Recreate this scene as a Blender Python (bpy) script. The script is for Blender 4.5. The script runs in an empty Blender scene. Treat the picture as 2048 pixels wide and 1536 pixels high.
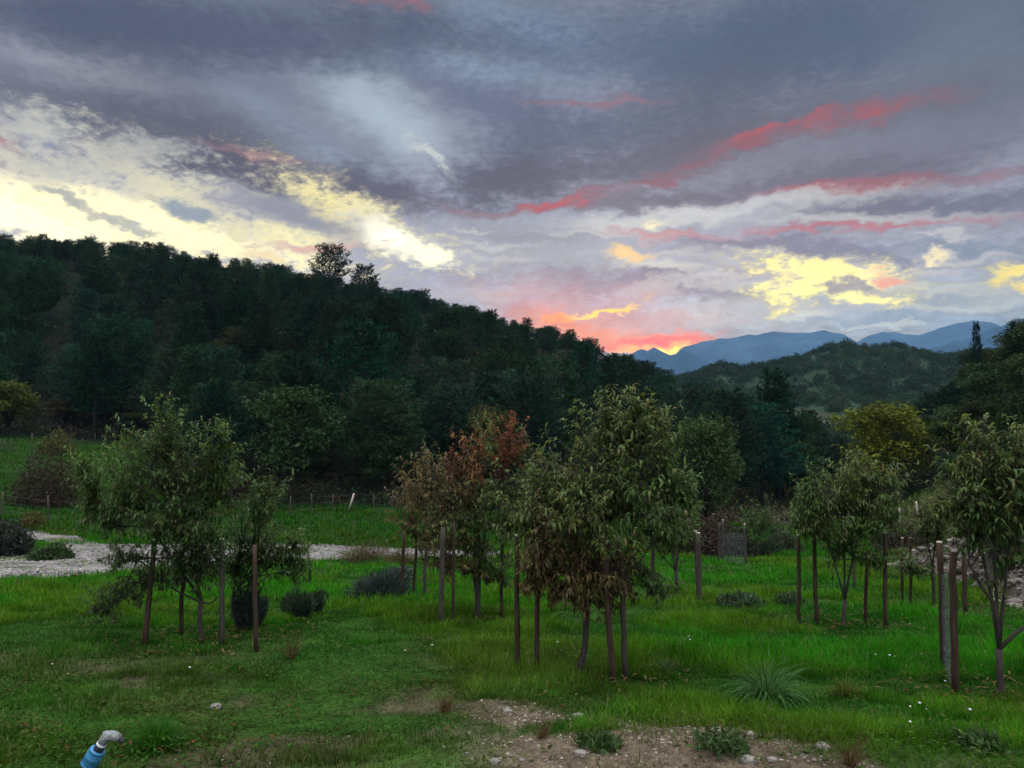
import bpy, math, random
import numpy as np
from mathutils import Vector

# ------------------------------------------------------------------ camera, world, sun
S = bpy.context.scene
COL = S.collection
R = math.radians
CAM_Z = 2.05                     # eye height over the ground under the camera
FPX, HOR = 1577.0, 830.0         # focal length and horizon row of the 2048x1536 photograph
PITCH = math.atan((HOR - 768) / FPX)

cd = bpy.data.cameras.new('camera')
cam = bpy.data.objects.new('camera', cd)
COL.objects.link(cam)
cam.location = (0, 0, CAM_Z)
cam.rotation_euler = (R(90) + PITCH, 0, 0)
cd.sensor_width = 36
cd.lens = 36 * FPX / 2048
cd.clip_start, cd.clip_end = 0.1, 40000
S.camera = cam
S.view_settings.view_transform = 'Standard'
S.view_settings.look = 'None'
S.view_settings.exposure = 0.0
S.view_settings.gamma = 1.0
S.render.engine = 'CYCLES'
cy = S.cycles
cy.max_bounces, cy.diffuse_bounces, cy.glossy_bounces = 5, 3, 2
cy.transmission_bounces, cy.transparent_max_bounces, cy.volume_bounces = 3, 4, 0
cy.sample_clamp_indirect = 4
cy.use_denoising = True


def direction(px, py):
    """world direction seen at a pixel of the photograph"""
    x, y = (px - 1024) / FPX, (768 - py) / FPX
    c, s = math.cos(PITCH), math.sin(PITCH)
    return np.array((x, c - y * s, s + y * c))


def azel(px, py):
    d = direction(px, py)
    d = d / np.linalg.norm(d)
    return math.degrees(math.atan2(d[0], d[1])), math.degrees(math.asin(d[2]))


SUN_AZ, SUN_EL = azel(1345, 722)


def lin(c):
    return tuple(((v / 255) / 12.92 if v / 255 <= 0.04045 else ((v / 255 + 0.055) / 1.055) ** 2.4) for v in c)


class NT:
    """a few shorthands for building node trees"""
    def __init__(s, tree):
        s.t = tree
        tree.nodes.clear()

    def n(s, kind, **kw):
        nd = s.t.nodes.new(kind)
        for k, v in kw.items():
            setattr(nd, k, v)
        return nd

    def put(s, sock, v):
        if isinstance(v, bpy.types.NodeSocket):
            s.t.links.new(v, sock)
        elif v is not None:
            if hasattr(sock.default_value, '__len__') and not hasattr(v, '__len__'):
                v = (v,) * len(sock.default_value)
            if hasattr(sock.default_value, '__len__') and len(sock.default_value) == 4 and len(v) == 3:
                v = (*v, 1)
            sock.default_value = v

    def m(s, op, a, b=None, c=None, clamp=False):
        nd = s.n('ShaderNodeMath', operation=op, use_clamp=clamp)
        s.put(nd.inputs[0], a); s.put(nd.inputs[1], b); s.put(nd.inputs[2], c)
        return nd.outputs[0]

    def vm(s, op, a, b=None, sc=None):
        nd = s.n('ShaderNodeVectorMath', operation=op)
        s.put(nd.inputs[0], a); s.put(nd.inputs[1], b)
        if sc is not None: s.put(nd.inputs['Scale'], sc)
        return nd.outputs['Value'] if op in ('LENGTH', 'DOT_PRODUCT') else nd.outputs[0]

    def rng(s, v, a, b, c=0.0, d=1.0, smooth=True):
        nd = s.n('ShaderNodeMapRange', interpolation_type='SMOOTHSTEP' if smooth else 'LINEAR')
        for i, q in enumerate((v, a, b, c, d)): s.put(nd.inputs[i], q)
        return nd.outputs[0]

    def mix(s, f, a, b, mode='MIX'):
        nd = s.n('ShaderNodeMix', data_type='RGBA', blend_type=mode)
        s.put(nd.inputs[0], f); s.put(nd.inputs[6], a); s.put(nd.inputs[7], b)
        return nd.outputs[2]

    def noise(s, vec, scale, detail=4.0, rough=0.55, dist=0.0, col=False):
        nd = s.n('ShaderNodeTexNoise')
        s.put(nd.inputs['Vector'], vec)
        nd.inputs['Scale'].default_value = scale
        nd.inputs['Detail'].default_value = detail
        nd.inputs['Roughness'].default_value = rough
        nd.inputs['Distortion'].default_value = dist
        return nd.outputs['Color' if col else 'Fac']

    def ramp(s, fac, stops):
        nd = s.n('ShaderNodeValToRGB')
        s.put(nd.inputs[0], fac)
        e = nd.color_ramp.elements
        while len(e) < len(stops): e.new(0.5)
        for k, (p, c) in zip(e, stops):
            k.position = p
            k.color = (*c, 1) if len(c) == 3 else c
        return nd.outputs[0]


# ---- the sky: a low sun's Nishita sky behind layers of cloud laid out by compass bearing and elevation
world = bpy.data.worlds.new('World')
S.world = world
world.use_nodes = True
W = NT(world.node_tree)
SKY_FILL = 13.0
HAZE_D = 0.00008
d = W.n('ShaderNodeTexCoord').outputs['Generated']
sp = W.n('ShaderNodeSeparateXYZ'); W.put(sp.inputs[0], d)
az = W.m('MULTIPLY', W.m('ARCTAN2', sp.outputs[0], sp.outputs[1]), 57.29578)
el = W.m('MULTIPLY', W.m('ARCSINE', sp.outputs[2]), 57.29578)
cb = W.n('ShaderNodeCombineXYZ'); W.put(cb.inputs[0], az); W.put(cb.inputs[1], el)
A = cb.outputs[0]
# cloud-layer coordinates: the layer seen in perspective, squeezed towards the horizon
inv = W.m('DIVIDE', 1.0, W.m('ADD', W.m('MAXIMUM', sp.outputs[2], 0.0), 0.10))
P = W.vm('SCALE', d, sc=inv)
w1 = W.vm('SUBTRACT', W.noise(W.vm('MULTIPLY', P, (1.3, .7, 1)), 0.9, 6, 0.6, col=True), (0.5, 0.5, 0.5))
w2 = W.vm('SUBTRACT', W.noise(W.vm('MULTIPLY', A, (1, 1.7, 1)), 0.42, 6, 0.62, col=True), (0.5, 0.5, 0.5))
AW = W.vm('ADD', A, W.vm('ADD', W.vm('MULTIPLY', w1, (7, 3.2, 0)), W.vm('MULTIPLY', w2, (3.6, 2.6, 0))))
PW = W.vm('ADD', P, W.vm('SCALE', w1, sc=.55))
f_str = W.noise(W.vm('MULTIPLY', PW, (1.9, .55, 1)), 1.3, 8, 0.57)          # streets drawn out by the wind
f_big = W.noise(W.vm('MULTIPLY', PW, (1.2, .5, 1)), 0.55, 4, 0.5)
f_puff = W.noise(W.vm('MULTIPLY', AW, (0.8, 1.45, 1)), 0.5, 8, 0.6)   # heaped lumps
f_wisp = W.noise(W.vm('ADD', W.vm('MULTIPLY', A, (0.7, 1.5, 0)), W.vm('SCALE', w2, sc=1.1)), 1.8, 6, 0.64)
upm = W.rng(el, 7, 17)
f_brk = W.noise(W.vm('MULTIPLY', AW, (0.9, 1.6, 1)), 0.24, 4, 0.6)
f_lace = W.m('ADD', W.m('MULTIPLY', f_wisp, .6), W.m('MULTIPLY', f_puff, .4))
f_lump = W.m('ADD', W.m('MULTIPLY', W.m('ADD', W.m('MULTIPLY', f_str, upm), W.m('MULTIPLY', f_puff, W.m('SUBTRACT', 1.0, upm))), .62), W.m('MULTIPLY', f_wisp, .38))


def at_el(py):
    return azel(1024, py)[1]


els = W.m('DIVIDE', el, 40.0)
base = W.ramp(els, [(0.0, lin((132, 152, 176))), (at_el(660) / 40, lin((154, 168, 182))), (at_el(560) / 40, lin((152, 156, 170))),
                    (at_el(440) / 40, lin((138, 140, 156))), (at_el(300) / 40, lin((118, 121, 137))),
                    (at_el(60) / 40, lin((104, 113, 132))), (1.0, lin((140, 142, 146)))])
shade = W.m('ADD', W.m('MULTIPLY', W.m('SUBTRACT', f_big, 0.5), 1.7), W.m('MULTIPLY', W.m('SUBTRACT', f_lump, 0.5), 1.3))
col = W.vm('SCALE', base, sc=W.m('ADD', 1.0, shade))


def feat(cx, cy, rx, ry, rot, c, k=1.0, soft=0.75, grain=0.6, gain=1.0, lace=False, halo=None, broken=False):
    """one patch of cloud or clear sky: a warped ellipse at a bearing and elevation, its rim frayed by the lumps"""
    global col, AW, nf
    a0, e0 = azel(cx, cy)
    r = math.radians(rot)
    ax, ay = azel(cx + rx * math.cos(r) * .1, cy + rx * math.sin(r) * .1)
    ax, ay = (ax - a0) * 10, (ay - e0) * 10
    bx, by = azel(cx - ry * math.sin(r) * .1, cy + ry * math.cos(r) * .1)
    bx, by = (bx - a0) * 10, (by - e0) * 10
    mp = W.n('ShaderNodeMapping', vector_type='TEXTURE')
    W.put(mp.inputs[0], AW)
    mp.inputs['Location'].default_value = (a0, e0, 0)
    mp.inputs['Rotation'].default_value = (0, 0, math.atan2(ay, ax))
    mp.inputs['Scale'].default_value = (math.hypot(ax, ay), math.hypot(bx, by), 1)
    ln = W.vm('LENGTH', mp.outputs[0])
    if grain:
        ln = W.m('MULTIPLY_ADD', W.m('SUBTRACT', f_lace if lace else f_lump, 0.5), grain * 4.0, ln)
    if lace: halo = halo or [0.55 * v + 0.45 * q for v, q in zip(c, (176, 176, 186))]
    if halo: col = W.mix(W.rng(ln, 2.0, .75, 0.0, k * .6), col, lin(halo))
    w = W.rng(ln, 1.0 + soft * .55, 1.0 - soft, 0.0, k)
    if broken: w = W.m('MULTIPLY', w, W.rng(f_brk, .40, .60, .18, 1.0))
    col = W.mix(w, col, tuple(v * gain for v in lin(c)))
    nf += 1
    if nf % 3 == 0:                              # keeps the shader compiler working through the patches in order
        nd = W.n('ShaderNodeVectorMath', operation='MULTIPLY_ADD')
        W.put(nd.inputs[0], col); W.put(nd.inputs[1], (1e-7, 1e-7, 0)); W.put(nd.inputs[2], AW)
        AW = nd.outputs[0]


nf = 0
# cloud bodies, light stretches first
feat(800, 240, 330, 74, 32, (172, 187, 200), .9, soft=.95)
feat(640, 300, 260, 60, 30, (140, 152, 170), .8, soft=.9)
feat(130, 130, 260, 50, 16, (152, 152, 164), .75, soft=.9)
feat(1080, 50, 190, 50, 14, (128, 150, 174), .8, soft=.9)
feat(980, 135, 290, 36, 4, (138, 156, 176), .8, soft=.9)
feat(1700, 175, 330, 30, -6, (122, 124, 138), .7, soft=.9)
feat(360, 60, 760, 78, 5, (80, 87, 109), .95, soft=.8)
feat(560, 95, 260, 50, 8, (82, 88, 110), .8, soft=.9)
feat(1500, 95, 640, 92, -3, (80, 94, 120), .9, soft=.8)
feat(1960, 90, 160, 130, -20, (104, 116, 132), .7, soft=.9)
feat(220, 235, 480, 72, 10, (100, 103, 118), .9, soft=.8)
feat(1030, 215, 240, 54, 20, (98, 107, 134), .85, soft=.8)
feat(460, 325, 300, 54, 14, (88, 86, 102), .95, soft=.7)
feat(330, 270, 140, 44, 20, (96, 97, 112), .8, soft=.8)
feat(760, 378, 270, 44, 9, (94, 91, 108), .95, soft=.7)
feat(1180, 270, 380, 80, -12, (90, 97, 117), .95, soft=.8)
feat(1060, 350, 250, 50, -4, (88, 87, 104), .95, soft=.7)
feat(1400, 300, 330, 46, -15, (96, 96, 113), .9, soft=.8)
feat(1800, 200, 280, 50, -14, (98, 106, 122), .8, soft=.8)
feat(1700, 310, 420, 46, -10, (118, 119, 136), .8, soft=.8)
feat(1560, 372, 330, 24, -8, (104, 102, 120), .85, soft=.8)
feat(1880, 415, 330, 30, -3, (106, 107, 126), .9, soft=.8)
feat(1250, 405, 200, 18, -2, (112, 108, 124), .8, soft=.8)
# reds on the cloud edges
feat(1660, 248, 190, 17.28, -13, (188, 80, 82), .72, soft=.95, grain=.22, halo=(126, 100, 114), broken=True)
feat(1560, 262, 110, 8.64, -17, (196, 78, 82), .8, soft=.9, grain=.22, halo=(126, 100, 114), broken=True)
feat(1440, 312, 130, 9.36, -18, (158, 84, 94), .7, soft=.9, grain=.22, halo=(126, 100, 114), broken=True)
feat(1040, 412, 120, 7.2, 0, (206, 80, 78), .72, soft=.95, grain=.22, halo=(126, 100, 114), broken=True)
feat(1150, 400, 80, 7.2, -6, (214, 80, 78), .8, soft=.95, grain=.22, halo=(126, 100, 114), broken=True)
feat(1280, 372, 120, 5.76, -12, (150, 84, 96), .7, soft=.9, grain=.22, halo=(126, 100, 114), broken=True)
feat(1690, 378, 180, 12.24, -7, (176, 90, 100), .7, soft=.9, grain=.22, halo=(126, 100, 114), broken=True)
feat(1960, 352, 160, 10.8, -5, (168, 98, 112), .75, soft=.9, grain=.22, halo=(126, 100, 114), broken=True)
feat(1210, 200, 110, 6.48, -3, (154, 108, 120), .65, soft=.9, grain=.22, halo=(126, 100, 114), broken=True)
feat(795, 2, 70, 12.96, 12, (180, 106, 112), .65, soft=.9, grain=.22, halo=(126, 100, 114), broken=True)
feat(720, 6, 30, 11.52, 0, (160, 104, 112), .6, soft=.9, grain=.22, halo=(126, 100, 114), broken=True)
feat(520, 304, 100, 7.2, 6, (178, 132, 134), .7, soft=.9, grain=.22, halo=(126, 100, 114), broken=True)
feat(0, 300, 40, 43.2, 0, (204, 148, 144), .8, soft=.9, grain=.22, halo=(126, 100, 114), broken=True)
# the lighter broken belt over the mountains
feat(1340, 436, 360, 18, -5, (206, 208, 208), .85, soft=.8, grain=.8)
feat(1010, 455, 150, 34, 5, (160, 162, 172), .8, soft=.9)
feat(1070, 460, 130, 20, 3, (134, 134, 152), .7, soft=.8)
feat(1100, 515, 240, 52, 5, (164, 167, 176), .8, soft=.9, grain=.9)
feat(1700, 440, 300, 12, -1, (196, 196, 196), .7, soft=.9, grain=.8)
feat(1370, 472, 160, 11, 6, (206, 146, 150), .8, soft=.9)
feat(1700, 458, 260, 9, -3, (186, 110, 122), .85, soft=.9)
feat(1480, 500, 120, 20, 4, (120, 122, 146), .8, soft=.7)
feat(1660, 506, 250, 28, 4, (124, 126, 150), .95, soft=.7)
feat(1940, 500, 200, 24, 0, (128, 142, 162), .8, soft=.8)
feat(1380, 570, 190, 34, 3, (126, 118, 145), .95, soft=.7)
feat(1200, 560, 190, 34, 8, (150, 138, 158), .85, soft=.8)
feat(1330, 532, 130, 12, 10, (212, 210, 204), .85, soft=.9, grain=1.0)
feat(1460, 560, 60, 10, 0, (196, 198, 206), .8, soft=.9, grain=1.0)
feat(1480, 632, 300, 24, -2, (196, 192, 196), .8, soft=.9)
feat(1800, 590, 300, 40, 0, (150, 164, 178), .8, soft=.9)
feat(1820, 572, 260, 16, 4, (196, 200, 198), .7, soft=.9, grain=1.2)
feat(1900, 615, 220, 12, -3, (192, 200, 200), .7, soft=.9, grain=1.2)
feat(1760, 640, 330, 20, 2, (134, 158, 182), .8, soft=.9)
feat(1770, 650, 90, 7, 2, (200, 210, 212), .7, soft=.9, grain=1.0)
feat(1620, 626, 70, 9, -4, (206, 212, 210), .8, soft=.9, grain=1.0)
feat(600, 520, 240, 34, 6, (166, 166, 180), .9, soft=.8, grain=.9)
feat(760, 560, 280, 34, 12, (160, 160, 176), .9, soft=.8, grain=.9)
feat(900, 545, 120, 24, 16, (138, 146, 170), .7, soft=.8, grain=.9)
for k_ in range(15):
    h1, h2, h3 = math.sin(k_ * 12.9898) * 43758.5 % 1, math.sin(k_ * 78.233) * 12543.1 % 1, math.sin(k_ * 37.719) * 23421.6 % 1
    feat(960 + 1060 * h1, 455 + 170 * h2, 40 + 70 * h3, 5 + 9 * h2, 12 * (h3 - .5), (198, 197, 197), .65, soft=.9, grain=1.2, lace=True)
# clear gaps, the sun's light coming through
feat(60, 425, 420, 84, 6, (254, 244, 202), 1.0, soft=.75, grain=1.15, gain=1.38, lace=True)
feat(380, 462, 300, 40, 13, (253, 240, 184), .95, soft=.75, grain=1.1, gain=1.38, lace=True)
feat(330, 375, 170, 34, 28, (232, 224, 184), .75, soft=.8, grain=1.3, lace=True)
feat(90, 330, 190, 30, 8, (196, 194, 182), .7, soft=.8, grain=1.2, lace=True)
feat(60, 248, 76, 32, 10, (196, 196, 186), .65, soft=.8, grain=1.2, lace=True)
feat(280, 294, 84, 28, 5, (184, 184, 176), .65, soft=.8, grain=1.2, lace=True)
feat(730, 430, 150, 34, 27, (250, 236, 168), 1, soft=.8, grain=1.2, lace=True)
feat(590, 466, 90, 20, 2, (253, 242, 186), 1, soft=.75, grain=1.15, lace=True)
feat(806, 474, 84, 24, 27, (255, 252, 226), 1, soft=.75, grain=.9, gain=1.4, lace=True)
feat(862, 508, 46, 18, 20, (255, 249, 205), 1, soft=.75, grain=1.2, gain=1.38, lace=True)
feat(530, 515, 40, 10, 10, (250, 226, 170), .8, soft=.8, grain=1.0, lace=True)
feat(600, 424, 120, 24, 10, (140, 140, 154), .85, soft=.7, lace=True)
feat(640, 486, 90, 11, -3, (226, 178, 162), .8, soft=.8, lace=True)
feat(890, 312, 44, 8, 38, (214, 216, 206), .5, soft=.7, grain=1.2, lace=True)
feat(1650, 545, 130, 24, 5, (255, 240, 150), 1, soft=.75, grain=1.15, gain=1.38, lace=True)
feat(1600, 574, 62, 30, -20, (255, 243, 146), 1, soft=.75, grain=1.15, gain=1.38, lace=True)
feat(1725, 592, 66, 14, 8, (255, 241, 146), 1, soft=.75, grain=1.15, gain=1.38, lace=True)
feat(1690, 568, 70, 9, 5, (160, 156, 164), .9, soft=.7, grain=1.2, lace=True)
feat(1768, 552, 40, 9, 10, (242, 158, 140), .85, soft=.8, lace=True)
feat(2005, 556, 40, 15, 0, (255, 232, 136), .95, soft=.8, grain=1.15, lace=True)
feat(2032, 582, 20, 8, 0, (255, 228, 126), .9, soft=.8, lace=True)
feat(1855, 511, 24, 8, 0, (250, 232, 190), .9, soft=.7, grain=1.2, lace=True)
feat(1264, 508, 44, 16, 10, (255, 214, 152), .95, soft=.7, grain=1.2, lace=True)
feat(1322, 440, 24, 8, -10, (250, 240, 200), .9, soft=.7, grain=1.2, lace=True)
# thin scraps of cloud on the cream gap
feat(100, 397, 66, 13, 27, (176, 178, 170), .95, soft=.6)
feat(190, 444, 56, 8, 22, (186, 186, 172), .9, soft=.6)
feat(250, 458, 60, 9, 18, (180, 182, 174), .9, soft=.6)
feat(375, 422, 66, 20, 16, (142, 154, 168), .95, soft=.6)
feat(0, 466, 36, 14, 0, (176, 178, 182), .9, soft=.6)
feat(300, 400, 40, 8, 20, (196, 192, 172), .8, soft=.8)
# the afterglow round the sun's notch
feat(1170, 620, 250, 54, 8, (206, 150, 160), .75, soft=.9, grain=.3)
feat(1170, 656, 190, 30, 9, (240, 140, 112), .9, soft=.9, grain=.3)
feat(1320, 682, 120, 17, -2, (255, 84, 28), .95, soft=.9, grain=.25, gain=1.25)
feat(1200, 618, 80, 6, -9, (255, 206, 90), 1, soft=.8, grain=.5, gain=1.3)
feat(1105, 634, 50, 6, -9, (255, 150, 70), .95, soft=.8, grain=.4, gain=1.2)
feat(1335, 698, 90, 10, 0, (255, 150, 30), 1, soft=.9, grain=.2, gain=1.7)
feat(1342, 706, 40, 9, 0, (255, 215, 100), 1, soft=.8, grain=.2, gain=2.4)

sky = W.n('ShaderNodeTexSky', sky_type='NISHITA')
sky.sun_disc = False
sky.sun_elevation = R(max(SUN_EL, 0.5))
sky.sun_rotation = R(SUN_AZ)
sky.altitude, sky.air_density, sky.dust_density, sky.ozone_density = 500, 1.0, 1.0, 1.0
# the relief of the cloud itself, finer low in the sky where it is farther off
relief = W.m('MULTIPLY', W.m('SUBTRACT', f_lump, .5), W.rng(el, 18, 3, .5, 1.15))
col = W.vm('SCALE', col, sc=W.m('ADD', 1.0, relief))
# added fill: sky overhead and behind the camera, out of view, is brightened
east = W.m('MULTIPLY', W.rng(sp.outputs[1], -.15, -.8, 0.0, .36), W.rng(el, 4.0, 20.0))
boost = W.m('ADD', 1.0, W.m('MULTIPLY', W.m('MAXIMUM', W.rng(el, 31.0, 60.0), east), SKY_FILL - 1))
col = W.vm('SCALE', col, sc=boost)
# the sky stands beyond the valley's haze, so it is that much clearer and stronger than what reaches the eye
veil = W.m('EXPONENT', W.m('MULTIPLY', W.m('MINIMUM', W.m('DIVIDE', 590.0, W.m('MAXIMUM', sp.outputs[2], .03)), 7000.0), -HAZE_D))
col = W.vm('SUBTRACT', col, W.vm('SCALE', (.17, .29, .46), sc=W.m('SUBTRACT', 1.0, veil)))
col = W.vm('MAXIMUM', W.vm('SCALE', col, sc=W.m('DIVIDE', 1.0, veil)), (.004, .004, .004))
b1 = W.n('ShaderNodeBackground'); W.put(b1.inputs[0], col); b1.inputs[1].default_value = 1.0
b2 = W.n('ShaderNodeBackground'); W.put(b2.inputs[0], sky.outputs[0]); b2.inputs[1].default_value = 0.008
ad = W.n('ShaderNodeAddShader'); W.t.links.new(b1.outputs[0], ad.inputs[0]); W.t.links.new(b2.outputs[0], ad.inputs[1])
wo = W.n('ShaderNodeOutputWorld'); W.t.links.new(ad.outputs[0], wo.inputs[0])
world.cycles.sampling_method = 'MANUAL'
world.cycles.sample_map_resolution = 512

sl = bpy.data.lights.new('sun', 'SUN')
sl.energy, sl.angle, sl.color = 0.35, R(3.0), (1.0, 0.62, 0.36)
sun = bpy.data.objects.new('sun', sl)
COL.objects.link(sun)
sdir = Vector((math.sin(R(SUN_AZ)) * math.cos(R(SUN_EL)), math.cos(R(SUN_AZ)) * math.cos(R(SUN_EL)), math.sin(R(SUN_EL))))
sun.rotation_euler = sdir.to_track_quat('Z', 'Y').to_euler()

# ------------------------------------------------------------------ helpers
rs = np.random.RandomState(11)


def _hash(ix, iy, seed):
    h = (ix.astype(np.int64) * 374761393 + iy.astype(np.int64) * 668265263 + seed * 974634777) & 0xffffffff
    h = ((h ^ (h >> 13)) * 1274126177) & 0xffffffff
    return ((h ^ (h >> 16)) & 0xffff) / 65535.0


def vnoise(x, y, seed=0):
    x, y = np.asarray(x, float), np.asarray(y, float)
    ix, iy = np.floor(x), np.floor(y)
    fx, fy = x - ix, y - iy
    fx, fy = fx * fx * (3 - 2 * fx), fy * fy * (3 - 2 * fy)
    a, b = _hash(ix, iy, seed), _hash(ix + 1, iy, seed)
    c, e = _hash(ix, iy + 1, seed), _hash(ix + 1, iy + 1, seed)
    return (a * (1 - fx) + b * fx) * (1 - fy) + (c * (1 - fx) + e * fx) * fy


def fbm(x, y, seed=0, oct=4):
    s, a, t = 0, 0.5, 0
    for k in range(oct):
        s = s + a * vnoise(x * 2 ** k, y * 2 ** k, seed + k)
        t += a
        a *= 0.5
    return s / t


def sstep(x, a, b):
    t = np.clip((np.asarray(x, float) - a) / (b - a), 0, 1)
    return t * t * (3 - 2 * t)


def mesh_of(name, V, F, mat=None, col=None, smooth=False, mats=None, fmat=None):
    """V (n,3), F (m,4) or (m,3) or a list of both"""
    me = bpy.data.meshes.new(name)
    Fs = F if isinstance(F, list) else [F]
    Fs = [np.asarray(f, np.int32) for f in Fs if len(f)]
    V = np.asarray(V, np.float32)
    loops = np.concatenate([f.ravel() for f in Fs])
    tot = np.concatenate([np.full(len(f), f.shape[1], np.int32) for f in Fs])
    start = np.concatenate(([0], np.cumsum(tot)[:-1])).astype(np.int32)
    me.vertices.add(len(V)); me.vertices.foreach_set('co', V.ravel())
    me.loops.add(len(loops)); me.loops.foreach_set('vertex_index', loops)
    me.polygons.add(len(tot)); me.polygons.foreach_set('loop_start', start)
    me.polygons.foreach_set('use_smooth', np.full(len(tot), bool(smooth)))
    if col is not None:
        at = me.attributes.new('tint', 'FLOAT_COLOR', 'POINT')
        c = np.ones((len(V), 4), np.float32); c[:, :3] = col
        at.data.foreach_set('color', c.ravel())
    for m_ in (mats or ([mat] if mat else [])):
        me.materials.append(m_)
    if fmat is not None:
        me.polygons.foreach_set('material_index', np.asarray(fmat, np.int32))
    me.update(calc_edges=True)
    me.validate()
    return me


def link(name, me, parent=None, label=None, cat=None, group=None, kind=None, loc=None):
    o = bpy.data.objects.new(name, me)
    COL.objects.link(o)
    if parent is not None: o.parent = parent
    if loc is not None: o.location = loc
    tag(o, label, cat, group, kind)
    return o


def tag(o, label=None, cat=None, group=None, kind=None):
    if label: o['label'] = label
    if cat: o['category'] = cat
    if group: o['group'] = group
    if kind: o['kind'] = kind


def thing(name, loc, label, cat, group=None, rz=0.0):
    o = link(name, None, None, label, cat, group, None, loc)
    o.rotation_euler.z = rz
    o.empty_display_size = 0.2
    return o


def tubes(paths, sides=6):
    """paths: list of (points (n,3), radii (n,)) -> V, F of swept tubes with closed tips"""
    VV, FF, n0 = [], [], 0
    ang = np.linspace(0, 2 * np.pi, sides, endpoint=False)
    for pts, rad in paths:
        pts = np.asarray(pts, float); rad = np.asarray(rad, float)
        n = len(pts)
        tg = np.gradient(pts, axis=0)
        tg /= np.linalg.norm(tg, axis=1)[:, None] + 1e-9
        ref = np.where(np.abs(tg[:, 2:3]) > .92, np.array([[1., 0, 0]]), np.array([[0., 0, 1]]))
        u = np.cross(tg, ref); u /= np.linalg.norm(u, axis=1)[:, None] + 1e-9
        for i in range(1, n):                    # keep the frame from flipping
            if np.dot(u[i], u[i - 1]) < 0: u[i] = -u[i]
        v = np.cross(tg, u)
        ring = pts[:, None, :] + rad[:, None, None] * (np.cos(ang)[None, :, None] * u[:, None, :] + np.sin(ang)[None, :, None] * v[:, None, :])
        VV.append(ring.reshape(-1, 3))
        i, j = np.meshgrid(np.arange(n - 1), np.arange(sides), indexing='ij')
        a = n0 + i * sides + j; b = n0 + i * sides + (j + 1) % sides
        FF.append(np.stack([a, b, b + sides, a + sides], -1).reshape(-1, 4))
        n0 += n * sides
        for e, k in ((0, 0), (n - 1, 1)):        # end caps
            VV.append(pts[e:e + 1]); c = n0; n0 += 1
            base_i = n0 - 1 - (n * sides if k == 0 else n * sides + 1) + e * sides
            jj = np.arange(sides)
            q = np.stack([base_i + jj, base_i + (jj + 1) % sides, np.full(sides, c)], -1)
            FF.append(q if k else q[:, ::-1])
    F4 = np.concatenate([f for f in FF if f.shape[1] == 4])
    F3 = np.concatenate([f for f in FF if f.shape[1] == 3])
    return np.concatenate(VV), [F4, F3]


def strips(p0, d0, length, width, droop, nseg, side=None, prof=None, gz=-1.0):
    """many leaf or blade strips at once. p0,d0 (n,3); length,width,droop (n,)"""
    n = len(p0)
    p0 = np.asarray(p0, float); dcur = np.asarray(d0, float).copy()
    if prof is None:
        prof = np.array([0.25, 0.9, 1.0, 0.7, 0.06][:nseg + 1])
    pts = [p0]
    step = (length / nseg)[:, None]
    dirs = [dcur.copy()]
    for k in range(nseg):
        dcur = dcur / (np.linalg.norm(dcur, axis=1)[:, None] + 1e-9)
        pts.append(pts[-1] + dcur * step)
        dirs.append(dcur.copy())
        dcur = dcur + np.stack([np.zeros(n), np.zeros(n), gz * droop], 1) / nseg
    if side is None:
        side = np.cross(dirs[0], np.array([0, 0, 1.0]))
        side /= np.linalg.norm(side, axis=1)[:, None] + 1e-6
    out = np.empty((n, nseg + 1, 2, 3))
    for k in range(nseg + 1):
        h = side * (width * 0.5 * prof[k])[:, None]
        out[:, k, 0] = pts[k] - h
        out[:, k, 1] = pts[k] + h
    V = out.reshape(-1, 3)
    b = np.arange(n)[:, None] * (nseg + 1) * 2
    k = np.arange(nseg)[None, :] * 2
    a = b + k
    F = np.stack([a, a + 1, a + 3, a + 2], -1).reshape(-1, 4)
    return V, F


def rand_dirs(n, rng):
    v = rng.normal(size=(n, 3))
    return v / np.linalg.norm(v, axis=1)[:, None]


# ------------------------------------------------------------------ terrain
D_K = np.array([-40, 0, 10, 20, 26, 34, 42, 50, 60, 66, 75, 90, 105, 120, 140, 160, 180, 210, 260, 350, 500, 900, 1500, 9000.])


def col_z(vals, far=(-14, -18, -25, -40, -60, -60)):
    near = [-2.05 + 3.0, -2.05, -3.28, -4.51]
    return near + list(vals) + list(far[-(len(D_K) - 4 - len(vals)):])


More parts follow.
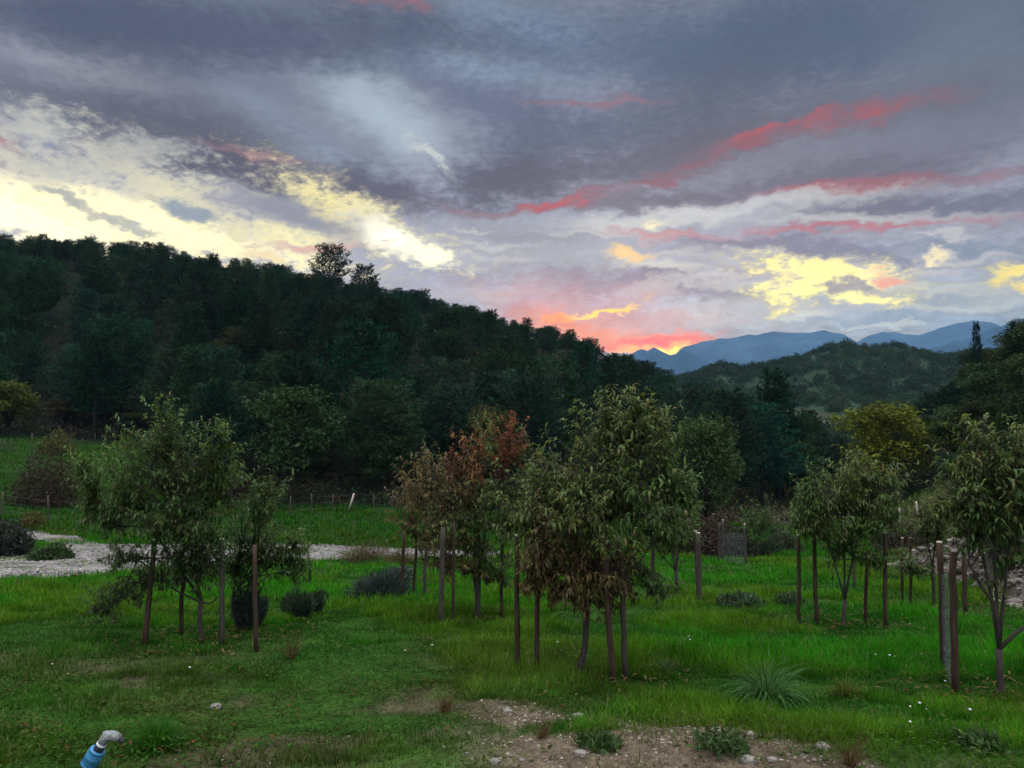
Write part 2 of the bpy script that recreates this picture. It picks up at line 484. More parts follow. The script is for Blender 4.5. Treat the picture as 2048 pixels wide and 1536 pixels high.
T_COLS = [  # photograph column -> ground height under eye level at 26,34,42,50,60,66,75,90,105,120,140,160,180,210,260
    (-900, [-5, -5.2, -5.2, -4.6, -3.6, -3, -2, 0, 7, 15, 25, 34, 40, 42, 30]),
    (-100, [-5.2, -5.6, -5.9, -5.4, -4.8, -4.5, -3.7, -1.5, 5, 13, 24, 32.5, 38.5, 40.5, 26]),
    (0, [-5.2, -5.7, -6, -5.6, -5, -4.7, -3.8, -1.7, 5, 12.5, 23, 31, 36.5, 38, 24]),
    (250, [-5.25, -5.8, -6.5, -6.4, -6, -5.6, -4.6, -2.3, 5, 12.5, 22, 30, 35.5, 36.5, 22]),
    (500, [-5.25, -6.1, -7, -7.2, -7.3, -7.1, -6, -2, 5, 11, 19.5, 25.5, 30, 30, 16]),
    (800, [-5.25, -6.2, -7.1, -7.3, -7.4, -7.4, -6.5, -2.5, 4, 9, 16, 20.5, 23.5, 23, 8]),
    (1100, [-5.25, -6.2, -7.1, -7.6, -8, -8, -7.3, -4.5, -0.7, 3.7, 9.5, 13.2, 14.6, 12, -2]),
    (1250, [-5.25, -6.2, -7.2, -7.8, -8.4, -8.5, -8.4, -7, -3.8, -0.2, 4.8, 7.8, 8, 4, -8]),
    (1400, [-5.25, -6.2, -7.2, -8, -8.6, -8.8, -9, -8.4, -6.5, -3.4, 0.4, 2, 0.6, -4, -14]),
    (1600, [-5.25, -6.2, -7.2, -8, -8.8, -9, -9.5, -10, -9, -7.2, -5.2, -5.8, -8, -12, -16]),
    (1750, [-5.25, -6.1, -7, -7.7, -8.4, -8.7, -9, -9.5, -10, -10.5, -11, -12, -13, -14, -15]),
    (1850, [-5.25, -6, -6.6, -6.9, -6.9, -6.8, -6.5, -6, -5.5, -5, -4.6, -5, -6, -8, -10]),
    (1950, [-5.2, -5.7, -5.8, -5.6, -5, -4, -2, 1.2, 2.6, 2, -1, -3, -5, -7, -9]),
    (2048, [-5.1, -5.3, -4.8, -4, -2.4, -0.6, 1.8, 5.2, 7.2, 7, 5, 3, 0, -3, -6]),
    (2200, [-5, -4.9, -4, -3, -1, 0.6, 3, 7, 10, 11, 11, 10, 8, 5, 2]),
    (3000, [-5, -4.6, -3.6, -2, 0, 2, 5, 9, 13, 16, 18, 18, 17, 15, 12])]
T_T = np.array([(c - 1024) / FPX for c, _ in T_COLS])
T_Z = np.array([col_z(v) for _, v in T_COLS])
MID = [(1150, 800), (1250, 765), (1340, 742), (1385, 735), (1440, 714), (1485, 724), (1540, 718), (1600, 709), (1645, 692), (1690, 680), (1735, 692),
       (1790, 683), (1840, 694), (1900, 700), (1960, 697), (2048, 692), (2400, 680)]
MID_T = np.array([(p - 1024) / FPX for p, _ in MID])
MID_Z = np.array([(HOR - q) / FPX * 600 - 6 for _, q in MID])


def catmull(xk, yk, x):
    """smooth interpolation of rows yk (m,len(xk)) at per-point x, returns (m,n)"""
    i = np.clip(np.searchsorted(xk, x) - 1, 0, len(xk) - 2)
    h = xk[i + 1] - xk[i]
    t = np.clip((x - xk[i]) / h, 0, 1)
    sl_ = np.diff(yk, axis=-1) / np.diff(xk)
    mm = np.zeros_like(yk)
    mm[..., 1:-1] = np.where(sl_[..., 1:] * sl_[..., :-1] > 0, 2 * sl_[..., 1:] * sl_[..., :-1] / (sl_[..., 1:] + sl_[..., :-1] + 1e-12), 0)
    mm[..., 0], mm[..., -1] = sl_[..., 0], sl_[..., -1]
    h00, h10, h01, h11 = 2 * t ** 3 - 3 * t ** 2 + 1, t ** 3 - 2 * t ** 2 + t, -2 * t ** 3 + 3 * t ** 2, t ** 3 - t ** 2
    return h00 * yk[..., i] + h10 * h * mm[..., i] + h01 * yk[..., i + 1] + h11 * h * mm[..., i + 1]


BANK = np.array([(14.4, 32.0), (14.0, 27.0), (13.7, 24.6), (13.0, 22.4), (12.1, 20.0), (11.2, 17.2), (10.6, 14.0), (10.6, 9.0)])
BANK_H = np.array([.0, .8, 1.4, 1.45, 1.35, 1.3, 1.1, .0])


def bank(x, y):
    """rise of the rocky bank along the right of the orchard, and how far behind its foot a point lies"""
    best, bs, bh = np.full(x.shape, 1e9), np.full(x.shape, -9.0), np.zeros(x.shape)
    for k in range(len(BANK) - 1):
        a, b = BANK[k], BANK[k + 1]
        dv = b - a
        u = np.clip(((x - a[0]) * dv[0] + (y - a[1]) * dv[1]) / (dv @ dv), 0, 1)
        ex, ey = x - a[0] - u * dv[0], y - a[1] - u * dv[1]
        dd = np.hypot(ex, ey)
        sgn = np.sign((x - a[0]) * -dv[1] + (y - a[1]) * dv[0])
        m_ = dd < best
        best = np.where(m_, dd, best); bs = np.where(m_, dd * sgn, bs); bh = np.where(m_, BANK_H[k] + u * (BANK_H[k + 1] - BANK_H[k]), bh)
    n = fbm(x / .9, y / .9, 551, 4) - .5
    s_ = bs + n * 1.1
    up = sstep(s_, 0, .9) * (1 - .75 * sstep(s_, 1.6, 7))
    return bh * up * (1 + n * .5) + np.abs(fbm(x / .35, y / .35, 561, 3) - .5) * .5 * bh * sstep(s_, 0, .4) * (1 - sstep(s_, 1.2, 2.2)), s_, bh


def height(x, y):
    """world height of the ground (eye level = CAM_Z)"""
    x, y = np.atleast_1d(np.asarray(x, float)), np.atleast_1d(np.asarray(y, float))
    yy = np.clip(y, -40, 9000)
    t = np.clip(x / np.maximum(y, 3.0), T_T[0], T_T[-1])
    rows = catmull(D_K, T_Z, yy)                       # (cols, n)
    i = np.clip(np.searchsorted(T_T, t) - 1, 0, len(T_T) - 2)
    f = (t - T_T[i]) / (T_T[i + 1] - T_T[i])
    f = f * f * (3 - 2 * f) * .5 + f * .5
    k = np.arange(len(x))
    z = rows[i, k] * (1 - f) + rows[i + 1, k] * f
    mid = np.interp(t, MID_T, MID_Z)
    b = sstep(yy, 230, 600) * (1 - sstep(yy, 610, 1100))
    mid = mid + (fbm(x / 60, y / 60, 5) - .5) * 22 * sstep(yy, 260, 420) * (1 - .75 * sstep(yy, 480, 600))
    z = z + b * np.maximum(mid - z, -5)
    # foreground lip of trodden earth, tussocks, humps
    lip = np.exp(-(((x - 1.9 + (y - 7) * .9) / 3.0) ** 2 + ((y - 6.6) / 1.0) ** 2))
    z = z + .16 * lip
    nb_ = (x > 4) & (y > 3) & (y < 40)
    if nb_.any(): z[nb_] += bank(x[nb_], y[nb_])[0]
    near = 1 - sstep(np.hypot(x, y), 40, 70)
    z = z + near * ((fbm(x / 1.7, y / 1.7, 21, 3) - .5) * .22 + (fbm(x / .35, y / .35, 31, 2) - .5) * .06)
    z = z + (1 - near) * (fbm(x / 14, y / 14, 41, 3) - .5) * 1.6 * sstep(yy, 62, 110)
    return z + CAM_Z


def hz(x, y):
    return float(height(x, y)[0])


def ground_at(px, py, d0=3.5, d1=400.0):
    """where the ray of a pixel of the photograph meets the ground"""
    dr = direction(px, py); dr = dr / dr[1]
    ys = np.geomspace(d0, d1, 900)
    g = CAM_Z + dr[2] * ys - height(dr[0] * ys, ys)
    k = np.argmax(g < 0) if (g < 0).any() else len(ys) - 1
    y = ys[k]
    return np.array((dr[0] * y, y, hz(dr[0] * y, y)))


def at_depth(px, py, y):
    dr = direction(px, py); dr = dr / dr[1]
    return np.array((dr[0] * y, y, CAM_Z + dr[2] * y))


# masks of what covers the ground (0..1), by place
def track_rows(d):
    pass


TRACK = [  # far edge, near edge of the gravel track in the photograph, left to right
    (-260, 1092, 1172), (0, 1102, 1158), (110, 1100, 1156), (200, 1092, 1150), (280, 1092, 1140), (360, 1090, 1132), (450, 1088, 1128), (560, 1090, 1124),
    (640, 1092, 1122), (720, 1096, 1119), (790, 1099, 1117), (880, 1102, 1116), (1000, 1106, 1116)]
TRACK_A = [ground_at(a, b) for a, b, _ in TRACK]
TRACK_B = [ground_at(a, c) for a, _, c in TRACK]
BR = [(30, 1062, 1072), (90, 1064, 1086), (150, 1072, 1108), (205, 1088, 1118)]     # the branch climbing to the left

# ------------------------------------------------------------------ materials


def leaf_mat(name, obj_col=False, rough=0.45, spec=0.35, trans=0.3, vary=0.35, scale=3.0):
    m = bpy.data.materials.new(name); m.use_nodes = True
    T = NT(m.node_tree)
    c = T.n('ShaderNodeAttribute', attribute_name='tint').outputs['Color']
    if obj_col:
        c = T.mix(1.0, c, T.n('ShaderNodeObjectInfo').outputs['Color'], 'MULTIPLY')
    pos = T.n('ShaderNodeNewGeometry').outputs['Position']
    nz = T.noise(pos, scale, 3)
    c = T.vm('SCALE', c, sc=T.rng(nz, .3, .7, 1 - vary, 1 + vary))
    pr = T.n('ShaderNodeBsdfPrincipled')
    T.put(pr.inputs['Base Color'], c)
    pr.inputs['Roughness'].default_value = rough
    pr.inputs['Specular IOR Level'].default_value = spec
    out = T.n('ShaderNodeOutputMaterial')
    if trans:
        tr = T.n('ShaderNodeBsdfTranslucent')
        T.put(tr.inputs[0], T.mix(1.0, c, (1.0, 1.0, .55), 'MULTIPLY'))
        mx = T.n('ShaderNodeMixShader'); mx.inputs[0].default_value = trans
        m.node_tree.links.new(pr.outputs[0], mx.inputs[1]); m.node_tree.links.new(tr.outputs[0], mx.inputs[2])
        m.node_tree.links.new(mx.outputs[0], out.inputs[0])
    else:
        m.node_tree.links.new(pr.outputs[0], out.inputs[0])
    return m


def solid_mat(name, stops, scale=8.0, stretch=(1, 1, 1), rough=0.85, spec=0.25, bump=0.3, bscale=None, coords='Object', detail=6, metal=0.0):
    """noise-ramped material; stops as for a colour ramp"""
    m = bpy.data.materials.new(name); m.use_nodes = True
    T = NT(m.node_tree)
    tc = T.n('ShaderNodeTexCoord').outputs[coords] if coords != 'Position' else T.n('ShaderNodeNewGeometry').outputs['Position']
    v = T.vm('MULTIPLY', tc, stretch)
    f = T.noise(v, scale, detail, .6)
    pr = T.n('ShaderNodeBsdfPrincipled')
    T.put(pr.inputs['Base Color'], T.ramp(f, stops))
    pr.inputs['Roughness'].default_value = rough
    pr.inputs['Specular IOR Level'].default_value = spec
    pr.inputs['Metallic'].default_value = metal
    if bump:
        b = T.n('ShaderNodeBump'); b.inputs['Strength'].default_value = bump; b.inputs['Distance'].default_value = 0.02
        T.put(b.inputs['Height'], T.noise(v, bscale or scale * 2.5, 5, .6))
        m.node_tree.links.new(b.outputs[0], pr.inputs['Normal'])
    out = T.n('ShaderNodeOutputMaterial')
    m.node_tree.links.new(pr.outputs[0], out.inputs[0])
    return m


def ground_mat(name, rough=.95, fine=26, vary=.5, bump=.5):
    m = bpy.data.materials.new(name); m.use_nodes = True
    T = NT(m.node_tree)
    c = T.n('ShaderNodeAttribute', attribute_name='tint').outputs['Color']
    pos = T.n('ShaderNodeNewGeometry').outputs['Position']
    n1, n2, n3 = T.noise(pos, fine, 5, .65), T.noise(pos, fine / 9, 5, .6), T.noise(pos, fine / 90, 5, .6)
    k = T.m('MULTIPLY', T.rng(n1, .25, .75, 1 - vary, 1 + vary), T.rng(n2, .3, .7, 1 - vary * .6, 1 + vary * .6))
    k = T.m('MULTIPLY', k, T.rng(n3, .3, .7, .8, 1.2))
    pr = T.n('ShaderNodeBsdfPrincipled')
    T.put(pr.inputs['Base Color'], T.vm('SCALE', c, sc=k))
    pr.inputs['Roughness'].default_value = rough
    pr.inputs['Specular IOR Level'].default_value = .04
    b = T.n('ShaderNodeBump'); b.inputs['Strength'].default_value = bump; b.inputs['Distance'].default_value = .03
    T.put(b.inputs['Height'], n1)
    m.node_tree.links.new(b.outputs[0], pr.inputs['Normal'])
    out = T.n('ShaderNodeOutputMaterial')
    m.node_tree.links.new(pr.outputs[0], out.inputs[0])
    return m


M_GROUND = ground_mat('earth and turf')
M_GRAVEL = ground_mat('pale gravel', fine=18, vary=.4, bump=.9)
M_HAZY_SLOPE = ground_mat('far mountain slopes', fine=.02, vary=.35, bump=0)
M_GRASS = leaf_mat('grass blades', rough=.6, spec=.03, trans=.4, vary=.3, scale=1.5)
M_WEED = leaf_mat('small weeds', rough=.6, spec=.04, trans=.25, vary=.3, scale=2.5)
M_PEACH = leaf_mat('peach leaves', rough=.4, spec=.16, trans=.45, vary=.3, scale=4)
M_NEEDLE = leaf_mat('pine needles', obj_col=True, rough=.7, spec=.03, trans=.1, vary=.35, scale=.35)
M_BROAD = leaf_mat('broad leaves', obj_col=True, rough=.6, spec=.08, trans=.25, vary=.35, scale=.5)
M_FAR = leaf_mat('far foliage', rough=.8, spec=.05, trans=.5, vary=.3, scale=.02)
M_BARK = solid_mat('grey brown bark', [(0.3, (.018, .014, .011)), (.7, (.052, .040, .032))], 6, (3, 3, .6), bump=.6)
M_YBARK = solid_mat('young peach bark', [(0.3, (.025, .019, .015)), (.7, (.075, .06, .048))], 9, (3, 3, .7), bump=.6)
M_WOOD = solid_mat('brown stake wood', [(0.2, (.016, .009, .006)), (.5, (.046, .027, .016)), (.7, (.08, .05, .032)), (.85, (.12, .085, .06))], 5, (6, 6, .5), bump=.5)
M_GREYWOOD = solid_mat('weathered grey wood', [(0.2, (.02, .017, .013)), (.5, (.055, .046, .035)), (.7, (.085, .072, .055)), (.85, (.14, .12, .095))], 5, (6, 6, .5), bump=.5)
M_CUT = solid_mat('pale sawn wood', [(0.3, (.38, .31, .24)), (.7, (.58, .5, .41))], 20, bump=.1)
M_PALEWOOD = solid_mat('pale bare pole', [(0.3, (.3, .26, .2)), (.7, (.5, .45, .37))], 5, (5, 5, .5), bump=.3)
M_STONE = solid_mat('limestone', [(0.3, (.12, .10, .085)), (.7, (.29, .26, .22))], 7, bump=.5)
M_WIRE = solid_mat('dull wire', [(0.3, (.08, .08, .08)), (.7, (.16, .16, .16))], 9, bump=0, rough=.5)

# ------------------------------------------------------------------ ground sheet
az_f = np.radians(np.concatenate([np.arange(-180, -48, 6.0), np.arange(-48, 48.01, 0.3), np.arange(54, 180.1, 6.0)]))
rr = np.concatenate([[0.0], np.geomspace(.4, 4, 24), np.geomspace(4.06, 90, 270), np.geomspace(92, 900, 110), np.geomspace(930, 9000, 30)])
AZ, RR = np.meshgrid(az_f, rr)
GX, GY = (RR * np.sin(AZ)).ravel(), (RR * np.cos(AZ)).ravel()
GZ = height(GX, GY)


def cover(x, y):
    """what grows where: returns dict of 0..1 weights"""
    t = x / np.maximum(y, 1.0)
    px = t * FPX + 1024
    n = fbm(x / 2.2, y / 2.2, 61)
    n2 = fbm(x / .6, y / .6, 62)
    edge = 8.35 - (px - 900) * .0022 + (n - .5) * 1.6            # far rim of the trodden earth at lower right
    dirt = sstep(edge - y, -.15, .35) * sstep(px, 860, 1060) * (.12 + .88 * sstep(n2 + .45 * n, .5, .78))
    dirt2 = sstep(n * .6 + n2 * .4, .56, .68) * (1 - sstep(y, 10, 13)) * (1 - sstep(px, 900, 1150)) * .7
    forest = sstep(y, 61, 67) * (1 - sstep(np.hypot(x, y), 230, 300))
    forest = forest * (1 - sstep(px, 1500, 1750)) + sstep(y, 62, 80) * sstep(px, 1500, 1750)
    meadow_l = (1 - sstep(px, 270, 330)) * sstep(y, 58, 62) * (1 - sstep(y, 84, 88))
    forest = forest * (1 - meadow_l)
    brown = sstep(n, .48, .68) * (1 - sstep(y, 9, 15)) * (1 - sstep(px, 1000, 1500))
    return dict(dirt=np.clip(dirt, 0, 1), dirt2=dirt2, forest=np.clip(forest, 0, 1), brown=brown, px=px)


cv = cover(GX, GY)
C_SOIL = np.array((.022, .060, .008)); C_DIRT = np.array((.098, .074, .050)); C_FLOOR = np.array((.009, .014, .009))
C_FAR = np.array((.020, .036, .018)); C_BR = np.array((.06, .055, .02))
tint = np.tile(C_SOIL, (len(GX), 1))


def blend(c, w):
    global tint
    tint = tint * (1 - w[:, None]) + c * w[:, None]


blend(C_BR, cv['brown'] * .4)
blend(C_DIRT * .6, cv['dirt2'])
blend(C_DIRT, cv['dirt'])
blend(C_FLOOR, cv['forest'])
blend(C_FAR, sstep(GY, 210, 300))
_, s_b, h_b = bank(GX, GY)
rk = sstep(s_b, -.15, .15) * (1 - sstep(s_b, 1.3, 1.9)) * sstep(h_b, .1, .5)
rkc = fbm(GX / .5, GY / .5, 571, 3)[:, None]
blend(np.where(rkc > .5, np.array([[.13, .112, .096]]), np.array([[.075, .055, .042]])), rk)
dryslope = sstep(cv['px'], 1720, 1800) * sstep(GY, 23, 27) * (1 - sstep(GY, 60, 75)) * sstep(s_b, .8, 2.5)
blend(np.array((.050, .042, .022)), dryslope * .9)
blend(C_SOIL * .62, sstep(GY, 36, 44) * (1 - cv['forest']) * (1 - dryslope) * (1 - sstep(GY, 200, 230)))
# tan clearings on the far slopes
pat = sstep(fbm(GX / 45, GY / 45, 77), .58, .66) * sstep(GY, 250, 320) * (1 - sstep(GY, 560, 600))
blend(np.array((.042, .046, .026)), pat * .8)
nA, nR = len(az_f), len(rr)
i, j = np.meshgrid(np.arange(nR - 1), np.arange(nA - 1), indexing='ij')
F = np.stack([i * nA + j, (i + 1) * nA + j, (i + 1) * nA + j + 1, i * nA + j + 1], -1).reshape(-1, 4)
F = F[:, ::-1]
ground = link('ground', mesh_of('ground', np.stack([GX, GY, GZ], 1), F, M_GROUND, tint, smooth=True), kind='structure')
ground['label'] = 'sloping ground of the orchard, the meadow and the hill under the forest'


# ------------------------------------------------------------------ gravel tracks
def ribbon(A_, B_, n, m_, ragged, seed):
    """a strip of ground between two polylines, lifted just above the turf"""
    A_, B_ = np.array(A_)[:, :2], np.array(B_)[:, :2]
    u = np.linspace(0, len(A_) - 1, n)
    k = np.arange(len(A_))
    a = np.stack([np.interp(u, k, A_[:, 0]), np.interp(u, k, A_[:, 1])], 1)
    b = np.stack([np.interp(u, k, B_[:, 0]), np.interp(u, k, B_[:, 1])], 1)
    dv = (b - a); L = np.linalg.norm(dv, axis=1)[:, None] + 1e-6
    dv = dv / L
    a = a + dv * ((fbm(u * 9, u * 0, seed) - .5) * ragged)[:, None]
    b = b + dv * ((fbm(u * 9, u * 0 + 9, seed) - .5) * ragged)[:, None]
    s = np.linspace(0, 1, m_)
    P_ = a[:, None] * (1 - s)[None, :, None] + b[:, None] * s[None, :, None]
    x, y = P_[..., 0].ravel(), P_[..., 1].ravel()
    edge = np.minimum(s, 1 - s)[None, :].repeat(n, 0).ravel()
    z = height(x, y) + .02 + .05 * sstep(edge, 0, .15)
    i, j = np.meshgrid(np.arange(n - 1), np.arange(m_ - 1), indexing='ij')
    F_ = np.stack([i * m_ + j, (i + 1) * m_ + j, (i + 1) * m_ + j + 1, i * m_ + j + 1], -1).reshape(-1, 4)
    # stones showing through, a grassy spine here and there
    g = sstep(fbm(x / 1.2, y / 1.2, seed + 3), .35, .75)
    c = np.array((.165, .15, .138)) * (.75 + .5 * g)[:, None]
    sp_ = sstep(fbm(x / 3.2, y / .8, seed + 5), .58, .66) * sstep(edge, .1, .3) * (x < -6)
    c = c * (1 - sp_[:, None]) + np.array((.06, .085, .02)) * sp_[:, None]
    return np.stack([x, y, z], 1), F_, c


V, F, c = ribbon(TRACK_A, TRACK_B, 420, 14, 1.0, 101)
link('gravel_track', mesh_of('gravel_track', V, F, M_GRAVEL, c, True), kind='structure')['label'] = 'pale gravel track crossing below the orchard'
V, F, c = ribbon([ground_at(a, b) for a, b, _ in BR], [ground_at(a, b) for a, _, b in BR], 140, 10, .8, 131)
V[:, 2] += .012
link('gravel_path', mesh_of('gravel_path', V, F, M_GRAVEL, c, True), kind='structure')['label'] = 'branch of the gravel track climbing the bank to the left'

# ------------------------------------------------------------------ far mountains
RANGES = [  # distance, skyline in the photograph, thickness
    ('mountain_massif', 5200, [(1180, 900), (1260, 760), (1345, 712), (1365, 694), (1400, 683), (1440, 676), (1480, 672), (1510, 668), (1545, 659), (1575, 664), (1610, 664),
                               (1650, 659), (1690, 668), (1715, 682), (1740, 668), (1770, 660), (1800, 664), (1840, 668), (1880, 655), (1915, 644), (1950, 638),
                               (1985, 642), (2020, 655), (2060, 668), (2200, 690), (2500, 720), (2900, 800)], 1500),
    ('mountain_foothill', 3600, [(1120, 860), (1230, 735), (1262, 704), (1282, 697), (1296, 700), (1308, 692), (1322, 699), (1341, 708), (1352, 704), (1364, 698), (1384, 704), (1414, 720),
                                 (1450, 745), (1520, 790), (1600, 830)], 700),
    ('mountain_spur', 3000, [(1700, 800), (1800, 730), (1870, 692), (1920, 676), (1950, 668), (2000, 652), (2048, 634), (2120, 620), (2250, 640), (2500, 700), (2800, 800)], 900)]
for nm, dist, prof, thick in RANGES:
    px_ = np.linspace(prof[0][0], prof[-1][0], 360)
    py_ = np.interp(px_, [p for p, _ in prof], [q for _, q in prof])
    u = np.linspace(-1, 1, 60)
    PX, U = np.meshgrid(px_, u)
    yd = dist + U * thick
    tt = (PX - 1024) / FPX
    xx = tt * yd
    crest = np.array([(HOR - q) / FPX * dist for q in py_])[None, :]
    relief = (np.abs(fbm(xx / 420, yd / 420, 201, 5) - .5) * 2) * .36 + (fbm(xx / 120, yd / 120, 211, 4) - .5) * .16
    fall = np.abs(U) ** 1.15
    z = crest - fall * (crest + 150) * (1 - .25 * np.sign(-U) * 0) - relief * fall ** .5 * 260 * np.clip(crest / 400, .2, 1) + (fbm(xx / 60, yd / 60, 221, 4) - .5) * 22 * (1 - fall * .5)
    V = np.stack([xx.ravel(), yd.ravel(), z.ravel() + CAM_Z], 1)
    n_ = len(px_)
    i, j = np.meshgrid(np.arange(len(u) - 1), np.arange(n_ - 1), indexing='ij')
    F = np.stack([i * n_ + j, i * n_ + j + 1, (i + 1) * n_ + j + 1, (i + 1) * n_ + j], -1).reshape(-1, 4)
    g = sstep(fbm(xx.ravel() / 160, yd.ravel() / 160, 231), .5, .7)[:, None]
    c = np.array((.016, .045, .075)) * (1 - g) + np.array((.032, .068, .105)) * g  # blue of distant air put into the slope colour, besides the haze volume
    o = link(nm, mesh_of(nm, V, F, M_HAZY_SLOPE, c, True), kind='structure')

# ------------------------------------------------------------------ air
HX = 9200.0
hv = np.array([(sx * HX, sy * HX + 0, sz) for sz in (-75.0, 640.0) for sy in (-.12, .78) for sx in (-.75, .75)])
hf = [(0, 2, 3, 1), (4, 5, 7, 6), (0, 1, 5, 4), (2, 6, 7, 3), (0, 4, 6, 2), (1, 3, 7, 5)]
mh = bpy.data.materials.new('evening haze'); mh.use_nodes = True
T = NT(mh.node_tree)
pv = T.n('ShaderNodeVolumePrincipled')
pv.inputs['Color'].default_value = (.34, .58, .88, 1)
pv.inputs['Density'].default_value = HAZE_D
pv.inputs['Anisotropy'].default_value = 0.0
T.t.links.new(pv.outputs[0], T.n('ShaderNodeOutputMaterial').inputs['Volume'])
HAZE = True
if HAZE:
    link('haze', mesh_of('haze', hv, np.array(hf), mh), kind='stuff')['label'] = 'thin evening haze filling the valley'

# ------------------------------------------------------------------ forest trees


def pine_mesh(seed, H, Wd, flat=False):
    """a mountain pine: whorls of near-level boughs carrying upswept needle tufts"""
    g = np.random.RandomState(seed)
    trunk = [(np.array([(0, 0, -.6), (g.normal(0, .08), g.normal(0, .08), H * .3), (g.normal(0, .12), g.normal(0, .12), H * .65), (0, 0, H * .97)]),
              np.array([.2, .17, .11, .03]))]
    tp, td, tl, tw = [], [], [], []
    nwh = int(H * 1.5)
    for w_ in range(nwh):
        f = (w_ + .5) / nwh
        z0 = H * (.22 + .78 * f ** .92)
        if flat: reach = Wd * .5 * (1 - .62 * f ** 2.6) * (.55 + .45 * sstep(f, 0, .35))
        else: reach = Wd * .5 * (1 - f * .9) ** .75 * (.6 + .4 * sstep(f, 0, .25))
        nb = g.randint(5, 8)
        a0 = g.rand() * 6.28
        for b in range(nb):
            L = reach * g.uniform(.65, 1.15) + .25
            a = a0 + b * 6.283 / nb + g.normal(0, .2)
            rise = g.uniform(.02, .25) + .45 * f ** 2
            s_ = np.linspace(0, 1, 5)
            pts = np.stack([np.cos(a) * L * s_, np.sin(a) * L * s_, z0 + L * rise * s_ - .10 * L * np.sin(s_ * 3.1) + .06 * L * s_ ** 2], 1)
            if g.rand() < .75: trunk.append((pts, np.linspace(.055, .012, 5) * (1.3 - f * .6)))
            nt = max(4, int(L * 8.5))
            u = .3 + .72 * g.rand(nt) ** .75
            p = np.stack([np.interp(u, s_, pts[:, k]) for k in range(3)], 1)
            spread = .26 * L * (1.05 - np.abs(u - .6))
            p += np.stack([-np.sin(a) * g.normal(size=nt) * spread, np.cos(a) * g.normal(size=nt) * spread, g.normal(0, .10, nt) + .07 * L * g.rand(nt)], 1)
            for q in range(6):
                dr = np.stack([np.cos(a) * .55 + g.normal(0, .6, nt), np.sin(a) * .55 + g.normal(0, .6, nt), g.uniform(.05, 1.0, nt)], 1)
                dr /= np.linalg.norm(dr, axis=1)[:, None]
                tp.append(p + g.normal(0, .04, p.shape)); td.append(dr); tl.append(g.uniform(.24, .46, nt)); tw.append(g.uniform(.07, .13, nt))
    # the leader
    n = 26
    p = np.stack([g.normal(0, .06, n), g.normal(0, .06, n), H * (.9 + .11 * g.rand(n))], 1)
    dr = np.stack([g.normal(0, .5, n), g.normal(0, .5, n), np.ones(n)], 1); dr /= np.linalg.norm(dr, axis=1)[:, None]
    tp.append(p); td.append(dr); tl.append(g.uniform(.3, .5, n)); tw.append(g.uniform(.07, .11, n))
    tp, td, tl, tw = np.concatenate(tp), np.concatenate(td), np.concatenate(tl), np.concatenate(tw)
    side = np.cross(td, rand_dirs(len(tp), g)); side /= np.linalg.norm(side, axis=1)[:, None] + 1e-6
    V, F = strips(tp, td, tl, tw, np.full(len(tp), .25), 1, side=side, prof=np.array([.9, .25]))
    lum = np.repeat(g.uniform(.6, 1.35, len(tp)), 4)
    old = np.repeat((g.rand(len(tp)) < .06), 4)
    c = np.array((.011, .040, .026)) * lum[:, None]
    c[old] = np.array((.035, .032, .016)) * lum[old][:, None]
    cm = mesh_of('pine_crown', V, F, M_NEEDLE, c)
    V, F = tubes(trunk, 5)
    return mesh_of('pine_trunk', V, F, M_BARK, smooth=True), cm


def broad_mesh(seed, H, Wd, leaf=.26, n=6500, base=.22, lobes=9, droop=.3):
    """a leafy tree: forked limbs and leaf clumps gathered in uneven lobes"""
    g = np.random.RandomState(seed)
    limbs = [(np.array([(0, 0, -.5), (g.normal(0, .1), g.normal(0, .1), H * base), (g.normal(0, .2), g.normal(0, .2), H * .55)]), np.array([.2, .16, .08]))]
    L = []
    for k in range(lobes):
        a = k * 2.4 + g.normal(0, .3)
        zz = H * (base + .2 + (.8 - base) * ((k + .4) / lobes) ** .8 * .95)
        env = math.sqrt(max(.05, 1 - ((zz / H - .55) / .55) ** 2))
        r = Wd * .5 * env * g.uniform(.25, .68)
        c = np.array((math.cos(a) * r, math.sin(a) * r, min(zz, H * .88)))
        L.append((c, Wd * g.uniform(.19, .29), H * g.uniform(.11, .17)))
        m_ = np.array((0, 0, H * base * g.uniform(.8, 1.5)))
        q = (m_ + c) / 2 + np.array((0, 0, .1 * H))
        limbs.append((np.array([m_, q, c]), np.array([.09, .06, .02])))
    ps, ls = [], []
    for k, (c, rx, rz) in enumerate(L):
        m_ = n // lobes
        v = rand_dirs(m_, g) * (g.rand(m_, 1) ** .42)
        lump = .72 + .5 * fbm(v[:, 0] * 2.2 + k * 7, v[:, 1] * 2.2 + v[:, 2] * 1.7, seed, 3)
        ps.append(c + v * lump[:, None] * np.array((rx, rx, rz)))
        ls.append(np.full(m_, g.uniform(.75, 1.25)))
    p = np.concatenate(ps); n = len(p)
    keep = fbm(p[:, 0] / (Wd * .09), p[:, 1] / (Wd * .09) + p[:, 2] * 1.9 / (Wd * .09), seed + 4, 2) > .36
    p, lum = p[keep], np.concatenate(ls)[keep]
    n = len(p)
    dr = rand_dirs(n, g); dr[:, 2] = dr[:, 2] * .5 - droop * .3
    side = np.cross(dr, rand_dirs(n, g)); side /= np.linalg.norm(side, axis=1)[:, None] + 1e-6
    V, F = strips(p, dr, g.uniform(.7, 1.3, n) * leaf, g.uniform(.4, .75, n) * leaf, np.full(n, droop), 2, side=side, prof=np.array([.3, 1, .15]))
    lum = np.repeat(lum * g.uniform(.65, 1.35, n), 6)
    cm = mesh_of('leafy_crown', V, F, M_BROAD, np.array((.050, .064, .024)) * lum[:, None])
    V, F = tubes(limbs, 6)
    return mesh_of('leafy_trunk', V, F, M_BARK, smooth=True), cm


